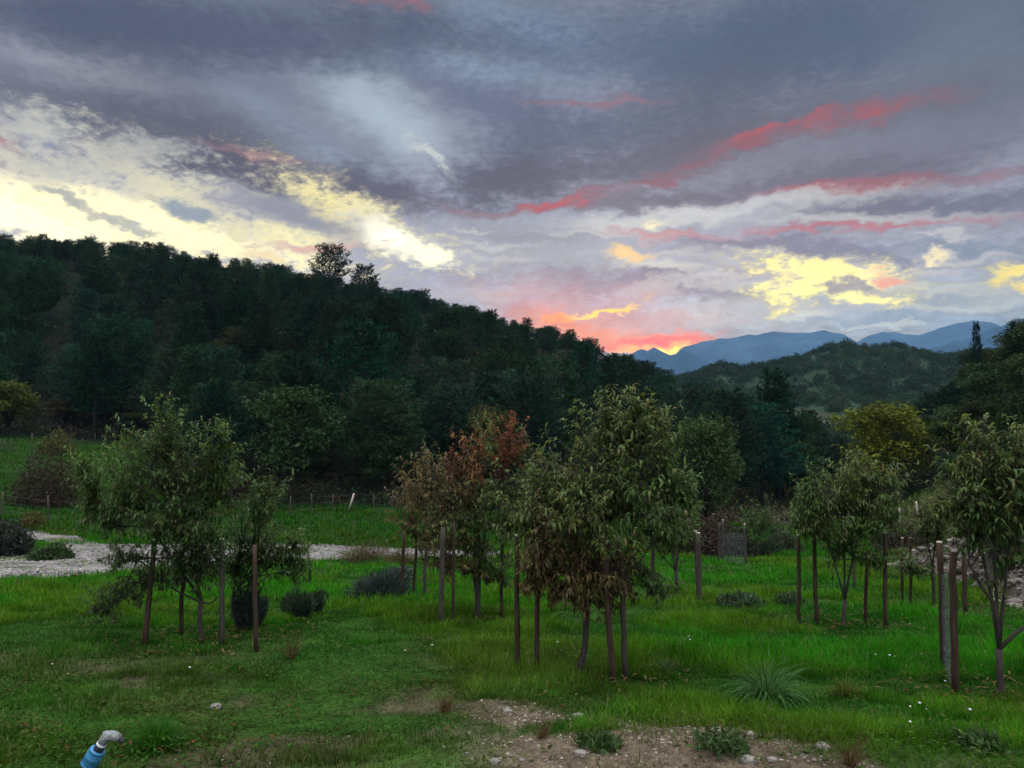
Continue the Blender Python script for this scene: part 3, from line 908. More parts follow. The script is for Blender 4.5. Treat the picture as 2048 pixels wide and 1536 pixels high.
PINES = [pine_mesh(1, 10.5, 6.6), pine_mesh(2, 9.5, 7.4, True), pine_mesh(3, 11.5, 6.2), pine_mesh(4, 8.5, 6.8, True), pine_mesh(5, 10, 7.8)]
BROADS = [broad_mesh(21, 8.5, 7.5), broad_mesh(22, 7.5, 8), broad_mesh(23, 6.5, 5.5, n=4500)]


def tree(kind, name, pos, s, rz, colour, label, cat, group=None, sz=None):
    tm, cm = kind
    t = thing(name, pos, label, cat, group, rz)
    t.scale = (s, s, sz or s)
    link('trunk', tm, t)
    c = link('crown', cm, t)
    c.color = (*colour, 1)
    return t


g = np.random.RandomState(5)
placed = []
forest_n = 0


def in_forest(px, y):
    if px < 300 and y < 87: return False
    if y < np.interp(px, [300, 420, 1200, 1700], [80, 67, 66, 70]): return False
    lim = np.interp(px, [-200, 400, 800, 1100, 1400, 1600, 1700], [206, 200, 190, 182, 166, 146, 120])
    return y < lim and px < 1690


ZONES = {
    'ridge': ('pine_tree', 'dark pine on the forested ridge, tip against the sky', 'pines along the skyline of the forested hill'),
    'upper': ('pine_tree', 'dark green pine high on the forested hill below the skyline', 'pines of the upper forest slope'),
    'lower': ('pine_tree', 'tall blue-green pine low on the forested hill behind the orchard', 'pines of the lower forest slope'),
    'autumn': ('leafy_tree', 'brownish leafy tree standing among the dark pines of the hill', 'autumn tinted trees among the pines'),
}
ROWS, y0 = [], 68.0
while y0 < 208:
    ROWS.append(y0); y0 += np.interp(y0, [68, 120, 150, 208], [6.4, 7.8, 6.6, 4.2])
for row, y0 in enumerate(ROWS):
    sp_ = np.interp(y0, [68, 120, 150, 200], [7.0, 8.0, 7.0, 5.8])
    xs = np.arange(-.86 * y0, .50 * y0, sp_)
    for x0 in xs:
        x = x0 + g.uniform(-.42, .42) * sp_ + (row % 2) * sp_ * .5
        y = y0 + g.uniform(-.42, .42) * sp_
        px = x / y * FPX + 1024
        if px < -60 or not in_forest(px, y): continue
        lim = np.interp(px, [-200, 400, 800, 1100, 1400, 1600, 1700], [206, 200, 190, 182, 166, 146, 120])
        ysk = np.linspace(72, 215, 60)
        drop = np.degrees(np.max(np.arctan((height(x / y * ysk, ysk) - CAM_Z) / ysk)) - math.atan((hz(x, y) - CAM_Z) / y))
        zone = 'ridge' if drop < 1.3 else ('upper' if y > 122 else 'lower')
        aut = g.rand() < (.14 if px < 500 or y < 88 else .04) and zone != 'ridge'
        s = g.uniform(.84, 1.08) * np.interp(drop, [0, 1.3, 5], [.52, .62, 1.05])
        if aut:
            nm, lab, grp = ZONES['autumn']
            k = BROADS[g.randint(3)]
            c = [(.6, .62, .45), (.8, .68, .45), (.6, .85, .5), (.6, .52, .4)][g.randint(4)]
            tree(k, nm, (x, y, hz(x, y)), s * .95, g.rand() * 6.28, c, lab, 'tree', grp)
        else:
            nm, lab, grp = ZONES[zone]
            k = PINES[(1, 3, 4)[g.randint(3)] if zone == 'ridge' else g.randint(5)]
            v = g.uniform(.68, 1.5)
            c = (v * g.uniform(.8, 1.7), v, v * g.uniform(.6, 1.0))
            tree(k, nm, (x, y, hz(x, y)), s, g.rand() * 6.28, c, lab, 'pine', grp, s * (g.uniform(.8, 1.0) if zone == 'ridge' else g.uniform(.85, 1.1)))
        forest_n += 1
print('forest trees', forest_n)
# the broad pine that stands up from the skyline, and its smaller neighbour
P0 = at_depth(660, 600, 178)
tree(pine_mesh(9, 11, 9.5, True), 'pine_tree', (P0[0], P0[1], hz(P0[0], P0[1])), 1.0, .4, (.8, .9, .9), 'broad rounded pine standing clear above the forested skyline', 'pine', sz=.98)
P0 = at_depth(728, 600, 180)
tree(PINES[3], 'pine_tree', (P0[0], P0[1], hz(P0[0], P0[1])), 1.02, .4, (.75, .85, .85), 'smaller pine on the skyline just right of the broad rounded pine', 'pine')

# ------------------------------------------------------------------ trees at the forest foot and on the right-hand hill
PINE_H = [10.5, 9.5, 11.5, 8.5, 10]; PINE_W = [6.6, 7.4, 6.2, 6.8, 7.8]
BROAD_H = [8.5, 7.5, 6.5]; BROAD_W = [7.5, 8, 5.5]


def fit_tree(kind, k, px, y, top, wpx, colour, name, label, cat, group=None, rz=None):
    """a tree at bearing px and distance y whose tip and width are as photographed"""
    p = at_depth(px, top, y)
    z0 = hz(p[0], y)
    H, Wd = (PINE_H[k], PINE_W[k]) if kind is PINES else (BROAD_H[k], BROAD_W[k])
    sz = (p[2] - z0) / H
    s = wpx * y / FPX / Wd
    return tree(kind[k], name, (p[0], y, z0), s, g.rand() * 6.28 if rz is None else rz, colour, label, cat, group, sz)


BROADS.append(broad_mesh(31, 8.5, 8.2, leaf=.3, n=9000, base=.16, lobes=14))
BROAD_H.append(8.5); BROAD_W.append(8.2)
fit_tree(BROADS, 3, 1768, 74, 806, 205, (1.9, 1.7, .42), 'leafy_tree', 'round crowned yellow-green tree in the valley by the right-hand hill', 'tree')
fit_tree(BROADS, 3, 18, 86, 762, 120, (1.2, 1.25, .5), 'leafy_tree', 'yellow-green tree at the left edge of the photo above the upper meadow', 'tree')
fit_tree(BROADS, 3, 585, 64, 772, 200, (.55, .85, .7), 'leafy_tree', 'big dark leafy tree behind the fence, between the left and middle peach trees', 'tree')
fit_tree(BROADS, 3, 1410, 41, 830, 175, (.85, 1.1, 1.0), 'leafy_tree', 'grey-green oak-like tree behind the tallest peach tree', 'tree')
fit_tree(PINES, 4, 718, 78, 655, 215, (.85, 1.1, .95), 'pine_tree', 'broad layered pine rising tallest over the lower forest edge', 'pine')
for px, y, top, w, c, lab in [(130, 92, 800, 100, (1.0, .68, .5), 'brown autumn bushy tree right of the yellow-green tree at the left edge'),
                              (205, 95, 806, 95, (.85, .8, .5), 'olive bushy tree at the top edge of the left meadow'),
                              (275, 92, 826, 80, (.6, .75, .6), 'dark low leafy tree where the left meadow meets the forest'),
                              (440, 76, 812, 130, (.6, .66, .5), 'dull brown-green leafy tree behind the big left peach tree'),
                                                            (770, 68, 868, 120, (.45, .75, .6), 'dark leafy tree just left of the reddish peach tree, at the forest edge'),
                              (1590, 80, 880, 130, (.42, .7, .6), 'dark leafy tree left of the round yellow-green one')]:
    fit_tree(BROADS, int(g.randint(3)), px, y, top, w, c, 'leafy_tree', lab, 'tree')
RH = [(2052, 50, 765, 120, 'b'), (2020, 46, 868, 110, 'p'), (1968, 52, 850, 90, 'b'), (2110, 52, 720, 150, 'b'), (1905, 58, 905, 70, 'b'), (2000, 56, 790, 90, 'b')]
for y in np.arange(60, 168, 5.2):
    for px in np.arange(1770 if y > 95 else 1862, 2190, 5.6 * FPX / y):
        px_, y_ = px + g.uniform(-.45, .45) * 5.6 * FPX / y, y + g.uniform(-2, 2)
        if y_ < 84 and px_ < 1885: continue
        zt = hz((px_ - 1024) / FPX * y_, y_) + g.uniform(4.2, 6.4)
        RH.append((px_, y_, HOR - (zt - CAM_Z) / y_ * FPX, g.uniform(4.6, 6.8) * FPX / y_, 'p' if g.rand() < .2 else 'b'))
for px, y, top, w, kk in RH:
    v = g.uniform(.42, .8)
    K = PINES if kk == 'p' else BROADS
    fit_tree(K, int(g.randint(3)), px, y, top, w, (v * g.uniform(.6, 1.0), v * 1.1, v * g.uniform(.7, 1.05)), 'pine_tree' if kk == 'p' else 'leafy_tree',
             'dark pine among the leafy trees of the right-hand hill' if kk == 'p' else 'dark leafy tree on the slope of the right-hand hill',
             'pine' if kk == 'p' else 'tree', 'pines of the right-hand hill' if kk == 'p' else 'leafy trees of the right-hand hill')
print('right hill', len(RH))
for px, y, top, w, lab in [(1952, 84, 652, 30, 'slim pointed pine on the right-hand skyline, left of its twin'), (2026, 80, 648, 26, 'slim pointed pine on the right-hand skyline nearest the photo edge')]:
    fit_tree(PINES, 2, px, y, top, w, (.7, .9, .8), 'pine_tree', lab, 'pine')

# scrubby woodland far off: one mass
q = np.random.RandomState(77)
n = 5200
yy = 205 + (q.rand(n) ** .8) * 420
tt = q.uniform((1180 - 1024) / FPX, (2230 - 1024) / FPX, n)
xx = tt * yy
cl = fbm(xx / 45, yy / 45, 77)
keep = (cl < .6) | (yy > 560)
xx, yy, cl = xx[keep], yy[keep], cl[keep]
zz = height(xx, yy)
n, m_ = len(xx), 60
sz = q.uniform(2.0, 4.6, n) * (1 - .25 * sstep(yy, 480, 600))
v = rand_dirs(n * m_, q).reshape(n, m_, 3); v[..., 2] = np.abs(v[..., 2])
lump = q.uniform(.55, 1.1, (n, m_, 1))
p = np.stack([xx, yy, zz], 1)[:, None, :] + v * lump * np.stack([sz * .8, sz * .8, sz * 1.15], 1)[:, None, :]
p = p.reshape(-1, 3)
dr = rand_dirs(len(p), q); sd = np.cross(dr, rand_dirs(len(p), q)); sd /= np.linalg.norm(sd, axis=1)[:, None] + 1e-6
ln = np.repeat(sz, m_) * q.uniform(.16, .34, len(p))
V, F = strips(p, dr, ln, ln * .7, ln * 0, 1, side=sd, prof=np.array([1, .6]))
hue = q.rand(n)[:, None]
cc = np.where(hue < .62, np.array([[.018, .042, .020]]), np.where(hue < .86, np.array([[.028, .046, .020]]), np.array([[.030, .032, .016]]))) * q.uniform(.75, 1.2, (n, 1))
link('woodland', mesh_of('woodland', V, F, M_FAR, np.repeat(cc, m_ * 4, 0)), kind='stuff')['label'] = 'scrubby woodland covering the far hills'

# undergrowth along the forest foot and the valley floor
n = 7000
t_ = q.uniform(-.72, .72, n); yy = 60 + 110 * q.rand(n) ** 1.3; xx = t_ * yy
w_ = cover(xx, yy)
keep = (w_['forest'] > .5) & ~((w_['px'] < 320) & (yy < 88))
xx, yy = xx[keep], yy[keep]; n, m_ = len(xx), 50
zz = height(xx, yy)
sz = q.uniform(.5, 1.5, n) * (1 + .6 * sstep(yy, 90, 120))
v = rand_dirs(n * m_, q).reshape(n, m_, 3); v[..., 2] = np.abs(v[..., 2])
p = (np.stack([xx, yy, zz], 1)[:, None, :] + v * q.uniform(.4, 1, (n, m_, 1)) * np.stack([sz * 1.3, sz * 1.3, sz * 1.2], 1)[:, None, :]).reshape(-1, 3)
dr = rand_dirs(len(p), q); sd = np.cross(dr, rand_dirs(len(p), q)); sd /= np.linalg.norm(sd, axis=1)[:, None] + 1e-6
V, F = strips(p, dr, q.uniform(.15, .4, len(p)), q.uniform(.1, .2, len(p)), np.zeros(len(p)), 1, side=sd, prof=np.array([1, .5]))
cc = np.where(q.rand(n, 1) < .7, np.array([[.034, .048, .022]]), np.array([[.06, .045, .028]])) * q.uniform(.6, 1.3, (n, 1))
link('undergrowth', mesh_of('undergrowth', V, F, M_BROAD, np.repeat(cc, m_ * 4, 0)), kind='stuff')['label'] = 'tangled undergrowth along the foot of the forest'

# ------------------------------------------------------------------ peach trees
GREEN, OLIVE, BROWN, RED, DEEP, GREY = [np.array(c) for c in
    ((.080, .140, .034), (.104, .138, .040), (.150, .108, .046), (.27, .072, .038), (.060, .110, .030), (.10, .13, .072))]


def peach(label, base, fork, lobes, leaders, seed, dens=1.0, leaf=.125, curl=2.0, extra=(), rt=.038, whip=1.7, group='peach trees of the orchard'):
    q = np.random.RandomState(seed)
    B = ground_at(*base)
    Y = B[1]
    k = Y / FPX                                    # metres per pixel of the photograph
    Fk = at_depth(fork[0], fork[1], Y)
    limbs, P_, D_, L_, Wd, DR, C_ = [], [], [], [], [], [], []
    mid = (B + Fk) / 2 + np.array((q.normal(0, .02), q.normal(0, .03), 0))
    limbs.append((np.array([B - (0, 0, .15), B + (0, 0, .06), mid, Fk]), np.array([rt * 1.5, rt * 1.1, rt * .9, rt * .95])))

    def shoot(a, e, col, nl, u0=.2, rad=.008, bow=.22):
        s_ = np.linspace(0, 1, 6)
        ctrl = (a + e) / 2 + np.array((0, 0, bow * np.linalg.norm(e - a))) + q.normal(0, .05, 3)
        pts = ((1 - s_) ** 2)[:, None] * a + (2 * s_ * (1 - s_))[:, None] * ctrl + (s_ ** 2)[:, None] * e
        limbs.append((pts, np.linspace(rad, .002, 6)))
        u = np.sort(q.uniform(u0, 1.02, nl))
        p = np.stack([np.interp(u, s_, pts[:, i]) for i in range(3)], 1)
        tg = np.stack([np.interp(u, s_, np.gradient(pts[:, i])) for i in range(3)], 1)
        tg /= np.linalg.norm(tg, axis=1)[:, None] + 1e-6
        r = rand_dirs(nl, q)
        r -= (r * tg).sum(1)[:, None] * tg
        r /= np.linalg.norm(r, axis=1)[:, None] + 1e-6
        dr = r * .9 + tg * .45 + np.array((0, 0, .35))
        P_.append(p); D_.append(dr / np.linalg.norm(dr, axis=1)[:, None])
        L_.append(leaf * q.uniform(.6, 1.2, nl)); Wd.append(leaf * q.uniform(.17, .25, nl)); DR.append(curl * q.uniform(.6, 1.5, nl))
        cm = col * q.uniform(.62, 1.4, (nl, 1)) * np.array((q.uniform(.85, 1.15), 1, q.uniform(.8, 1.2)))
        odd = q.rand(nl) < .05
        cm[odd] = BROWN * 1.2
        C_.append(cm)

    mains = []
    for lb in lobes:
        cx, cy_, rx, ry, dy, col = lb[:6]
        nsh = int((lb[6] if len(lb) > 6 else 26) * dens * 1.15)
        c = at_depth(cx, cy_, Y + dy)
        rx, ry = rx * k * 1.3, ry * k * 1.25
        F0, r0 = Fk, rt * .55
        if len(mains) >= 3:
            cand = [(np.linalg.norm(m_[i_] - c) + (2.0 if m_[i_][2] > c[2] + .1 else 0), m_[i_]) for m_ in mains for i_ in (2, 3, 4)]
            F0, r0 = min(cand, key=lambda w_: w_[0])[1], rt * .3
        j = F0 + (c - F0) * .45 + np.array((0, 0, .06 * np.linalg.norm(c - F0))) + q.normal(0, .05, 3)
        s_ = np.linspace(0, 1, 6)[:, None]
        lp = (1 - s_) ** 2 * F0 + 2 * s_ * (1 - s_) * j + s_ ** 2 * c
        limbs.append((lp, np.linspace(r0, .008, 6)))
        mains.append(lp)
        for _ in range(int(nsh * .28)):             # short laterals low on the limb
            u = q.uniform(.3, .95)
            a = np.array([np.interp(u, s_[:, 0], lp[:, i]) for i in range(3)])
            shoot(a, a + rand_dirs(1, q)[0] * q.uniform(.2, .45) + (0, 0, .05), col * .85, q.randint(12, 20), .1, .005)
        for _ in range(nsh):
            vv = rand_dirs(1, q)[0] * q.rand() ** .4
            e = c + vv * np.array((rx, max(rx, ry) * .9, ry))
            u = q.uniform(.45, 1.0)
            a = np.array([np.interp(u, s_[:, 0], lp[:, i]) for i in range(3)])
            if e[2] < a[2] - .1: a = a + (0, 0, .02)
            shoot(a, e, col, q.randint(16, 30), .15)
        for _ in range(8):                                  # upright whips standing out of the crown
            e = c + np.array((q.normal(0, .5) * rx, q.normal(0, .5) * rx, ry * q.uniform(.8, whip)))
            shoot(c + (e - c) * .1, e, col * 1.1, q.randint(14, 24), .25, .005, .03)
    for px, py, col in leaders:
        e = at_depth(px, py, Y + q.uniform(-.25, .25))
        a = e + np.array((q.normal(0, .06), q.normal(0, .1), -.75 - .2 * q.rand()))
        shoot(a, e, col, 44, .05, .009, .02)
        for _ in range(3):
            e2 = e + np.array((q.normal(0, .12), q.normal(0, .12), -q.uniform(.15, .45)))
            shoot(a + q.normal(0, .05, 3), e2, col, 22, .2, .006, .02)
    for pts, rad in extra:
        limbs.append((np.array([at_depth(px, py, Y + dy) for px, py, dy in pts]), np.linspace(rad, rad * .5, len(pts))))
    P_, D_, C_ = np.concatenate(P_), np.concatenate(D_), np.concatenate(C_)
    L_, Wd, DR = np.concatenate(L_), np.concatenate(Wd), np.concatenate(DR)
    V, F = strips(P_ - B, D_, L_, Wd, DR, 4, prof=np.array([.3, .9, 1., .6, .06]))
    cmesh = mesh_of('peach_crown', V, F, M_PEACH, np.repeat(C_, 10, 0))
    V, F = tubes([(p - B, r) for p, r in limbs], 6)
    t = thing('peach_tree', B, label, 'peach tree', group)
    link('trunk', mesh_of('peach_trunk', V, F, M_YBARK, smooth=True), t)
    link('crown', cmesh, t)
    return t, B


peach('tallest peach tree in the middle, olive leaves, four brown stakes round its trunk', (1158, 1358), (1174, 1222),
      [(1268, 850, 55, 40, .2, OLIVE), (1245, 905, 90, 55, .1, OLIVE, 34), (1180, 955, 75, 65, -.1, OLIVE), (1108, 985, 58, 70, .1, OLIVE),
       (1330, 955, 55, 60, .2, GREEN), (1368, 1005, 30, 34, .1, GREEN, 14), (1285, 1030, 90, 65, -.4, GREEN, 32), (1170, 1050, 100, 60, -.5, OLIVE, 32),
       (1090, 1095, 55, 65, -.2, BROWN, 24), (1175, 1130, 85, 55, .3, BROWN, 22), (1262, 1125, 55, 60, .4, DEEP, 22), (1310, 1190, 36, 20, -.3, DEEP, 6),
       (1230, 990, 110, 80, .7, DEEP, 40), (1130, 1040, 80, 80, .7, BROWN, 26),
       (1150, 1165, 80, 40, -.3, BROWN, 22), (1215, 1160, 60, 45, -.4, BROWN, 18), (1160, 1210, 46, 26, -.2, BROWN, 9), (1110, 1190, 40, 26, -.1, BROWN, 8), (1225, 1215, 36, 24, .1, BROWN, 7), (1085, 1150, 40, 40, 0, BROWN, 14), (1250, 1180, 40, 30, .2, DEEP, 12), (1080, 1010, 50, 60, .2, OLIVE, 24), (1062, 1070, 45, 55, 0, OLIVE, 22), (1065, 1150, 34, 40, 0, BROWN, 12), (1340, 1040, 50, 40, .3, GREEN, 22), (1225, 850, 60, 45, .4, OLIVE, 24), (1320, 870, 40, 45, .3, OLIVE, 20)],
      [(1262, 800, GREEN), (1325, 808, OLIVE), (1108, 905, OLIVE), (1198, 842, GREEN), (1300, 830, OLIVE), (1240, 815, GREEN), (1165, 905, GREEN)], 301, dens=.85, whip=1.6,
      extra=[([(1172, 1225, 0), (1130, 1190, .1), (1098, 1130, .1), (1088, 1080, .1)], .022)], rt=.046)
peach('red topped peach tree behind and left of the tallest one', (952, 1240), (950, 1165),
      [(940, 930, 60, 40, 0, RED * .6 + OLIVE * .5, 26), (1018, 905, 36, 40, 0, RED * .7 + BROWN * .2, 18), (895, 975, 70, 46, .1, BROWN, 30), (1000, 980, 70, 55, -.2, OLIVE, 32),
       (855, 965, 40, 36, .1, BROWN, 18), (945, 1040, 95, 46, -.4, OLIVE, 36), (1032, 1050, 55, 50, -.2, OLIVE, 26), (900, 1090, 58, 42, -.1, BROWN, 22),
       (965, 1115, 60, 45, 0, DEEP, 22), (940, 1000, 110, 60, .8, DEEP, 36), (1055, 985, 50, 60, .3, OLIVE, 24), (830, 1000, 40, 40, .3, BROWN, 16), (930, 1150, 50, 26, -.1, BROWN, 10), (985, 1165, 44, 22, 0, BROWN, 8), (875, 1125, 36, 26, .1, BROWN, 9), (1045, 1040, 45, 50, 0, OLIVE, 22), (870, 1040, 40, 50, 0, BROWN, 18), (890, 1140, 50, 30, 0, BROWN, 12), (1000, 1150, 50, 30, 0, DEEP, 14), (985, 900, 60, 40, .3, OLIVE, 22)],
      [(952, 858, RED), (1030, 826, RED), (1022, 850, RED), (905, 890, RED * .8), (1055, 872, OLIVE), (930, 880, RED), (965, 885, RED), (1000, 870, RED * .8 + OLIVE * .2)], 302, dens=.85)
peach('small brown-leaved peach tree leftmost of the middle row', (850, 1192), (850, 1130),
      [(845, 985, 42, 46, 0, BROWN, 22), (812, 1040, 40, 36, 0, BROWN, 22), (868, 1045, 50, 40, -.2, OLIVE, 24), (858, 1095, 34, 28, .1, DEEP, 14)],
      [(848, 874, GREY), (852, 890, GREY), (820, 940, BROWN), (872, 950, BROWN)], 303)
peach('low dark peach tree in the row behind the tallest one, thin forked trunk', (1352, 1198), (1350, 1140),
      [(1335, 1040, 46, 36, 0, GREEN, 20), (1372, 1062, 36, 32, 0, DEEP, 18), (1302, 1085, 34, 30, 0, DEEP, 14), (1340, 1095, 40, 26, 0, DEEP, 12)],
      [(1360, 1000, GREEN), (1330, 1005, GREEN)], 304)
peach('smallest far peach tree beyond the grass aisle', (1515, 1112), (1515, 1080),
      [(1500, 1045, 28, 22, 0, GREEN, 14), (1535, 1040, 28, 26, 0, GREEN, 16), (1568, 1060, 28, 18, 0, GREY, 12), (1520, 1065, 36, 18, 0, DEEP, 12)],
      [(1535, 1020, GREEN)], 305, leaf=.16)
peach('large dark green peach tree on the left above the gravel track', (403, 1285), (402, 1200),
      [(332, 870, 45, 45, 0, GREEN, 26), (320, 945, 95, 52, 0, DEEP * .5 + GREEN * .5, 40), (225, 965, 72, 46, .1, GREEN, 28), (425, 950, 60, 52, .1, GREEN, 30),
       (400, 1020, 85, 55, -.2, DEEP, 36), (255, 1020, 85, 42, 0, DEEP, 30), (330, 1060, 110, 42, -.4, DEEP, 36), (208, 1055, 40, 22, .1, DEEP, 12),
       (440, 892, 40, 30, 0, GREEN, 16), (340, 1125, 60, 36, -.2, DEEP, 16), (250, 1125, 46, 24, -.3, DEEP, 12), (235, 1210, 52, 24, -.1, DEEP, 12),
       (420, 1100, 60, 40, -.2, DEEP, 20), (350, 980, 120, 70, .7, DEEP, 40), (185, 1000, 48, 48, .2, GREEN, 22), (300, 900, 70, 40, .2, GREEN, 24), (455, 985, 50, 50, .2, GREEN, 24), (170, 950, 30, 24, 0, GREEN, 12), (370, 1165, 50, 24, -.1, DEEP, 9), (300, 1170, 50, 20, 0, DEEP, 8), (430, 1150, 40, 26, -.1, DEEP, 12), (400, 1120, 60, 30, .1, DEEP, 14), (210, 1225, 44, 18, -.1, DEEP, 8)],
      [(322, 782, OLIVE * .5 + GREEN * .6), (350, 798, GREEN), (312, 820, OLIVE * .5 + GREEN * .5), (345, 835, GREEN), (425, 856, GREEN), (180, 925, GREEN), (470, 888, GREEN), (265, 905, GREEN)], 306,
      curl=1.5, leaf=.12, extra=[([(402, 1205, 0), (420, 1206, -.05), (438, 1195, -.05), (452, 1170, 0)], .018), ([(402, 1205, 0), (350, 1180, 0), (300, 1135, 0), (250, 1105, 0)], .018)])
peach('spreading young peach tree leaning right over the left gravel track', (478, 1262), (466, 1195),
      [(530, 1058, 50, 56, 0, GREEN, 24), (482, 1080, 46, 48, 0, DEEP, 20), (590, 1098, 34, 22, 0, GREEN, 12), (560, 1122, 46, 30, 0, DEEP, 18),
       (470, 1140, 42, 28, 0, DEEP, 12), (530, 1000, 30, 30, 0, GREEN, 12), (596, 1150, 28, 16, 0, DEEP, 8), (520, 1125, 44, 30, 0, DEEP, 16), (500, 1165, 36, 20, 0, DEEP, 8), (600, 1120, 30, 24, 0, GREEN, 10)],
      [(545, 1028, GREEN), (618, 1078, GREEN), (502, 958, GREEN)], 307, curl=1.5, leaf=.12,
      extra=[([(466, 1195, 0), (500, 1176, -.1), (540, 1150, -.1)], .016)])
peach('peach tree with a dark forked trunk between four stakes on the right of the aisle', (1686, 1256), (1690, 1200),
      [(1628, 992, 42, 38, 0, GREEN, 22), (1690, 980, 52, 40, 0, OLIVE, 28), (1750, 968, 44, 38, 0, OLIVE, 24), (1720, 1040, 78, 42, -.2, GREEN, 34),
       (1640, 1050, 48, 38, 0, OLIVE, 22), (1598, 1058, 26, 18, 0, GREEN, 8), (1690, 1098, 58, 36, 0, DEEP, 20), (1772, 1058, 30, 28, 0, GREEN, 14), (1690, 1020, 80, 50, .6, DEEP, 30),
       (1762, 1130, 30, 16, 0, GREEN, 8), (1615, 1010, 40, 40, .2, GREEN, 20), (1785, 1000, 34, 40, .2, GREEN, 16), (1720, 960, 50, 34, .3, OLIVE, 22)],
      [(1690, 944, OLIVE), (1755, 925, GREEN), (1790, 934, GREY), (1604, 966, GREEN), (1722, 940, OLIVE)], 308)
peach('slender peach tree by the rocky bank behind the two pale topped stakes', (1868, 1222), (1866, 1140),
      [(1850, 1040, 40, 28, 0, OLIVE, 20), (1892, 1030, 40, 36, 0, OLIVE, 22), (1822, 1140, 36, 20, 0, GREEN, 14), (1875, 1085, 32, 26, 0, GREEN, 12)],
      [(1880, 985, OLIVE), (1845, 1005, GREEN)], 309)
peach('near peach tree at the right edge with a Y-shaped pale trunk', (2003, 1394), (1998, 1298),
      [(1980, 905, 58, 42, 0, OLIVE, 26), (1930, 965, 48, 46, 0, OLIVE, 24), (2040, 925, 60, 56, 0, OLIVE, 30), (1990, 1005, 88, 55, -.2, DEEP * .6 + OLIVE * .4, 36),
       (1902, 1030, 48, 38, 0, OLIVE, 20), (2055, 1040, 80, 58, -.1, OLIVE, 30), (1955, 1075, 60, 34, 0, GREEN, 14), (2045, 1120, 60, 34, 0, GREEN, 10),
       (2100, 980, 60, 60, 0, OLIVE, 26), (2010, 980, 100, 70, .7, DEEP, 36)],
      [(2030, 856, OLIVE), (1972, 872, GREEN), (2052, 850, OLIVE), (1940, 905, GREEN), (2100, 880, OLIVE)], 310, dens=.72, whip=1.5,
      extra=[([(1998, 1298, 0), (2025, 1272, 0), (2055, 1248, 0), (2100, 1200, 0)], .026), ([(1998, 1298, 0), (1990, 1210, 0), (1962, 1172, 0), (1936, 1122, 0), (1958, 1085, 0)], .022)], rt=.038)

# ------------------------------------------------------------------ stakes
sg = np.random.RandomState(404)


def stake(b, top, label, r=.04, mat=None, pale=True):
    B = ground_at(*b)
    Tp = at_depth(top[0], top[1], B[1] + sg.normal(0, .02))
    ax = Tp - B
    s_ = np.linspace(0, 1, 7)
    pts = ax[None] * s_[:, None] + np.stack([sg.normal(0, .006, 7), sg.normal(0, .006, 7), np.zeros(7)], 1)
    pts[0] -= ax * .09
    rad = r * .86 * (1.06 - .12 * s_) * (1 + sg.normal(0, .02, 7))
    V, F = tubes([(pts, rad)], 10)
    o = link('stake', mesh_of('stake', V, F, mat or M_WOOD, smooth=True), None, label, 'stake', 'wooden stakes round the peach trees', loc=B)
    if pale:
        n_ = ax / np.linalg.norm(ax)
        V, F = tubes([(np.array([pts[-1] - n_ * .004, pts[-1] + n_ * .01, pts[-1] + n_ * .016]), np.array([rad[-1] * 1.02, rad[-1] * .98, rad[-1] * .7]))], 10)
        link('sawn_top', mesh_of('stake_top', V, F, M_CUT), o)
    return o


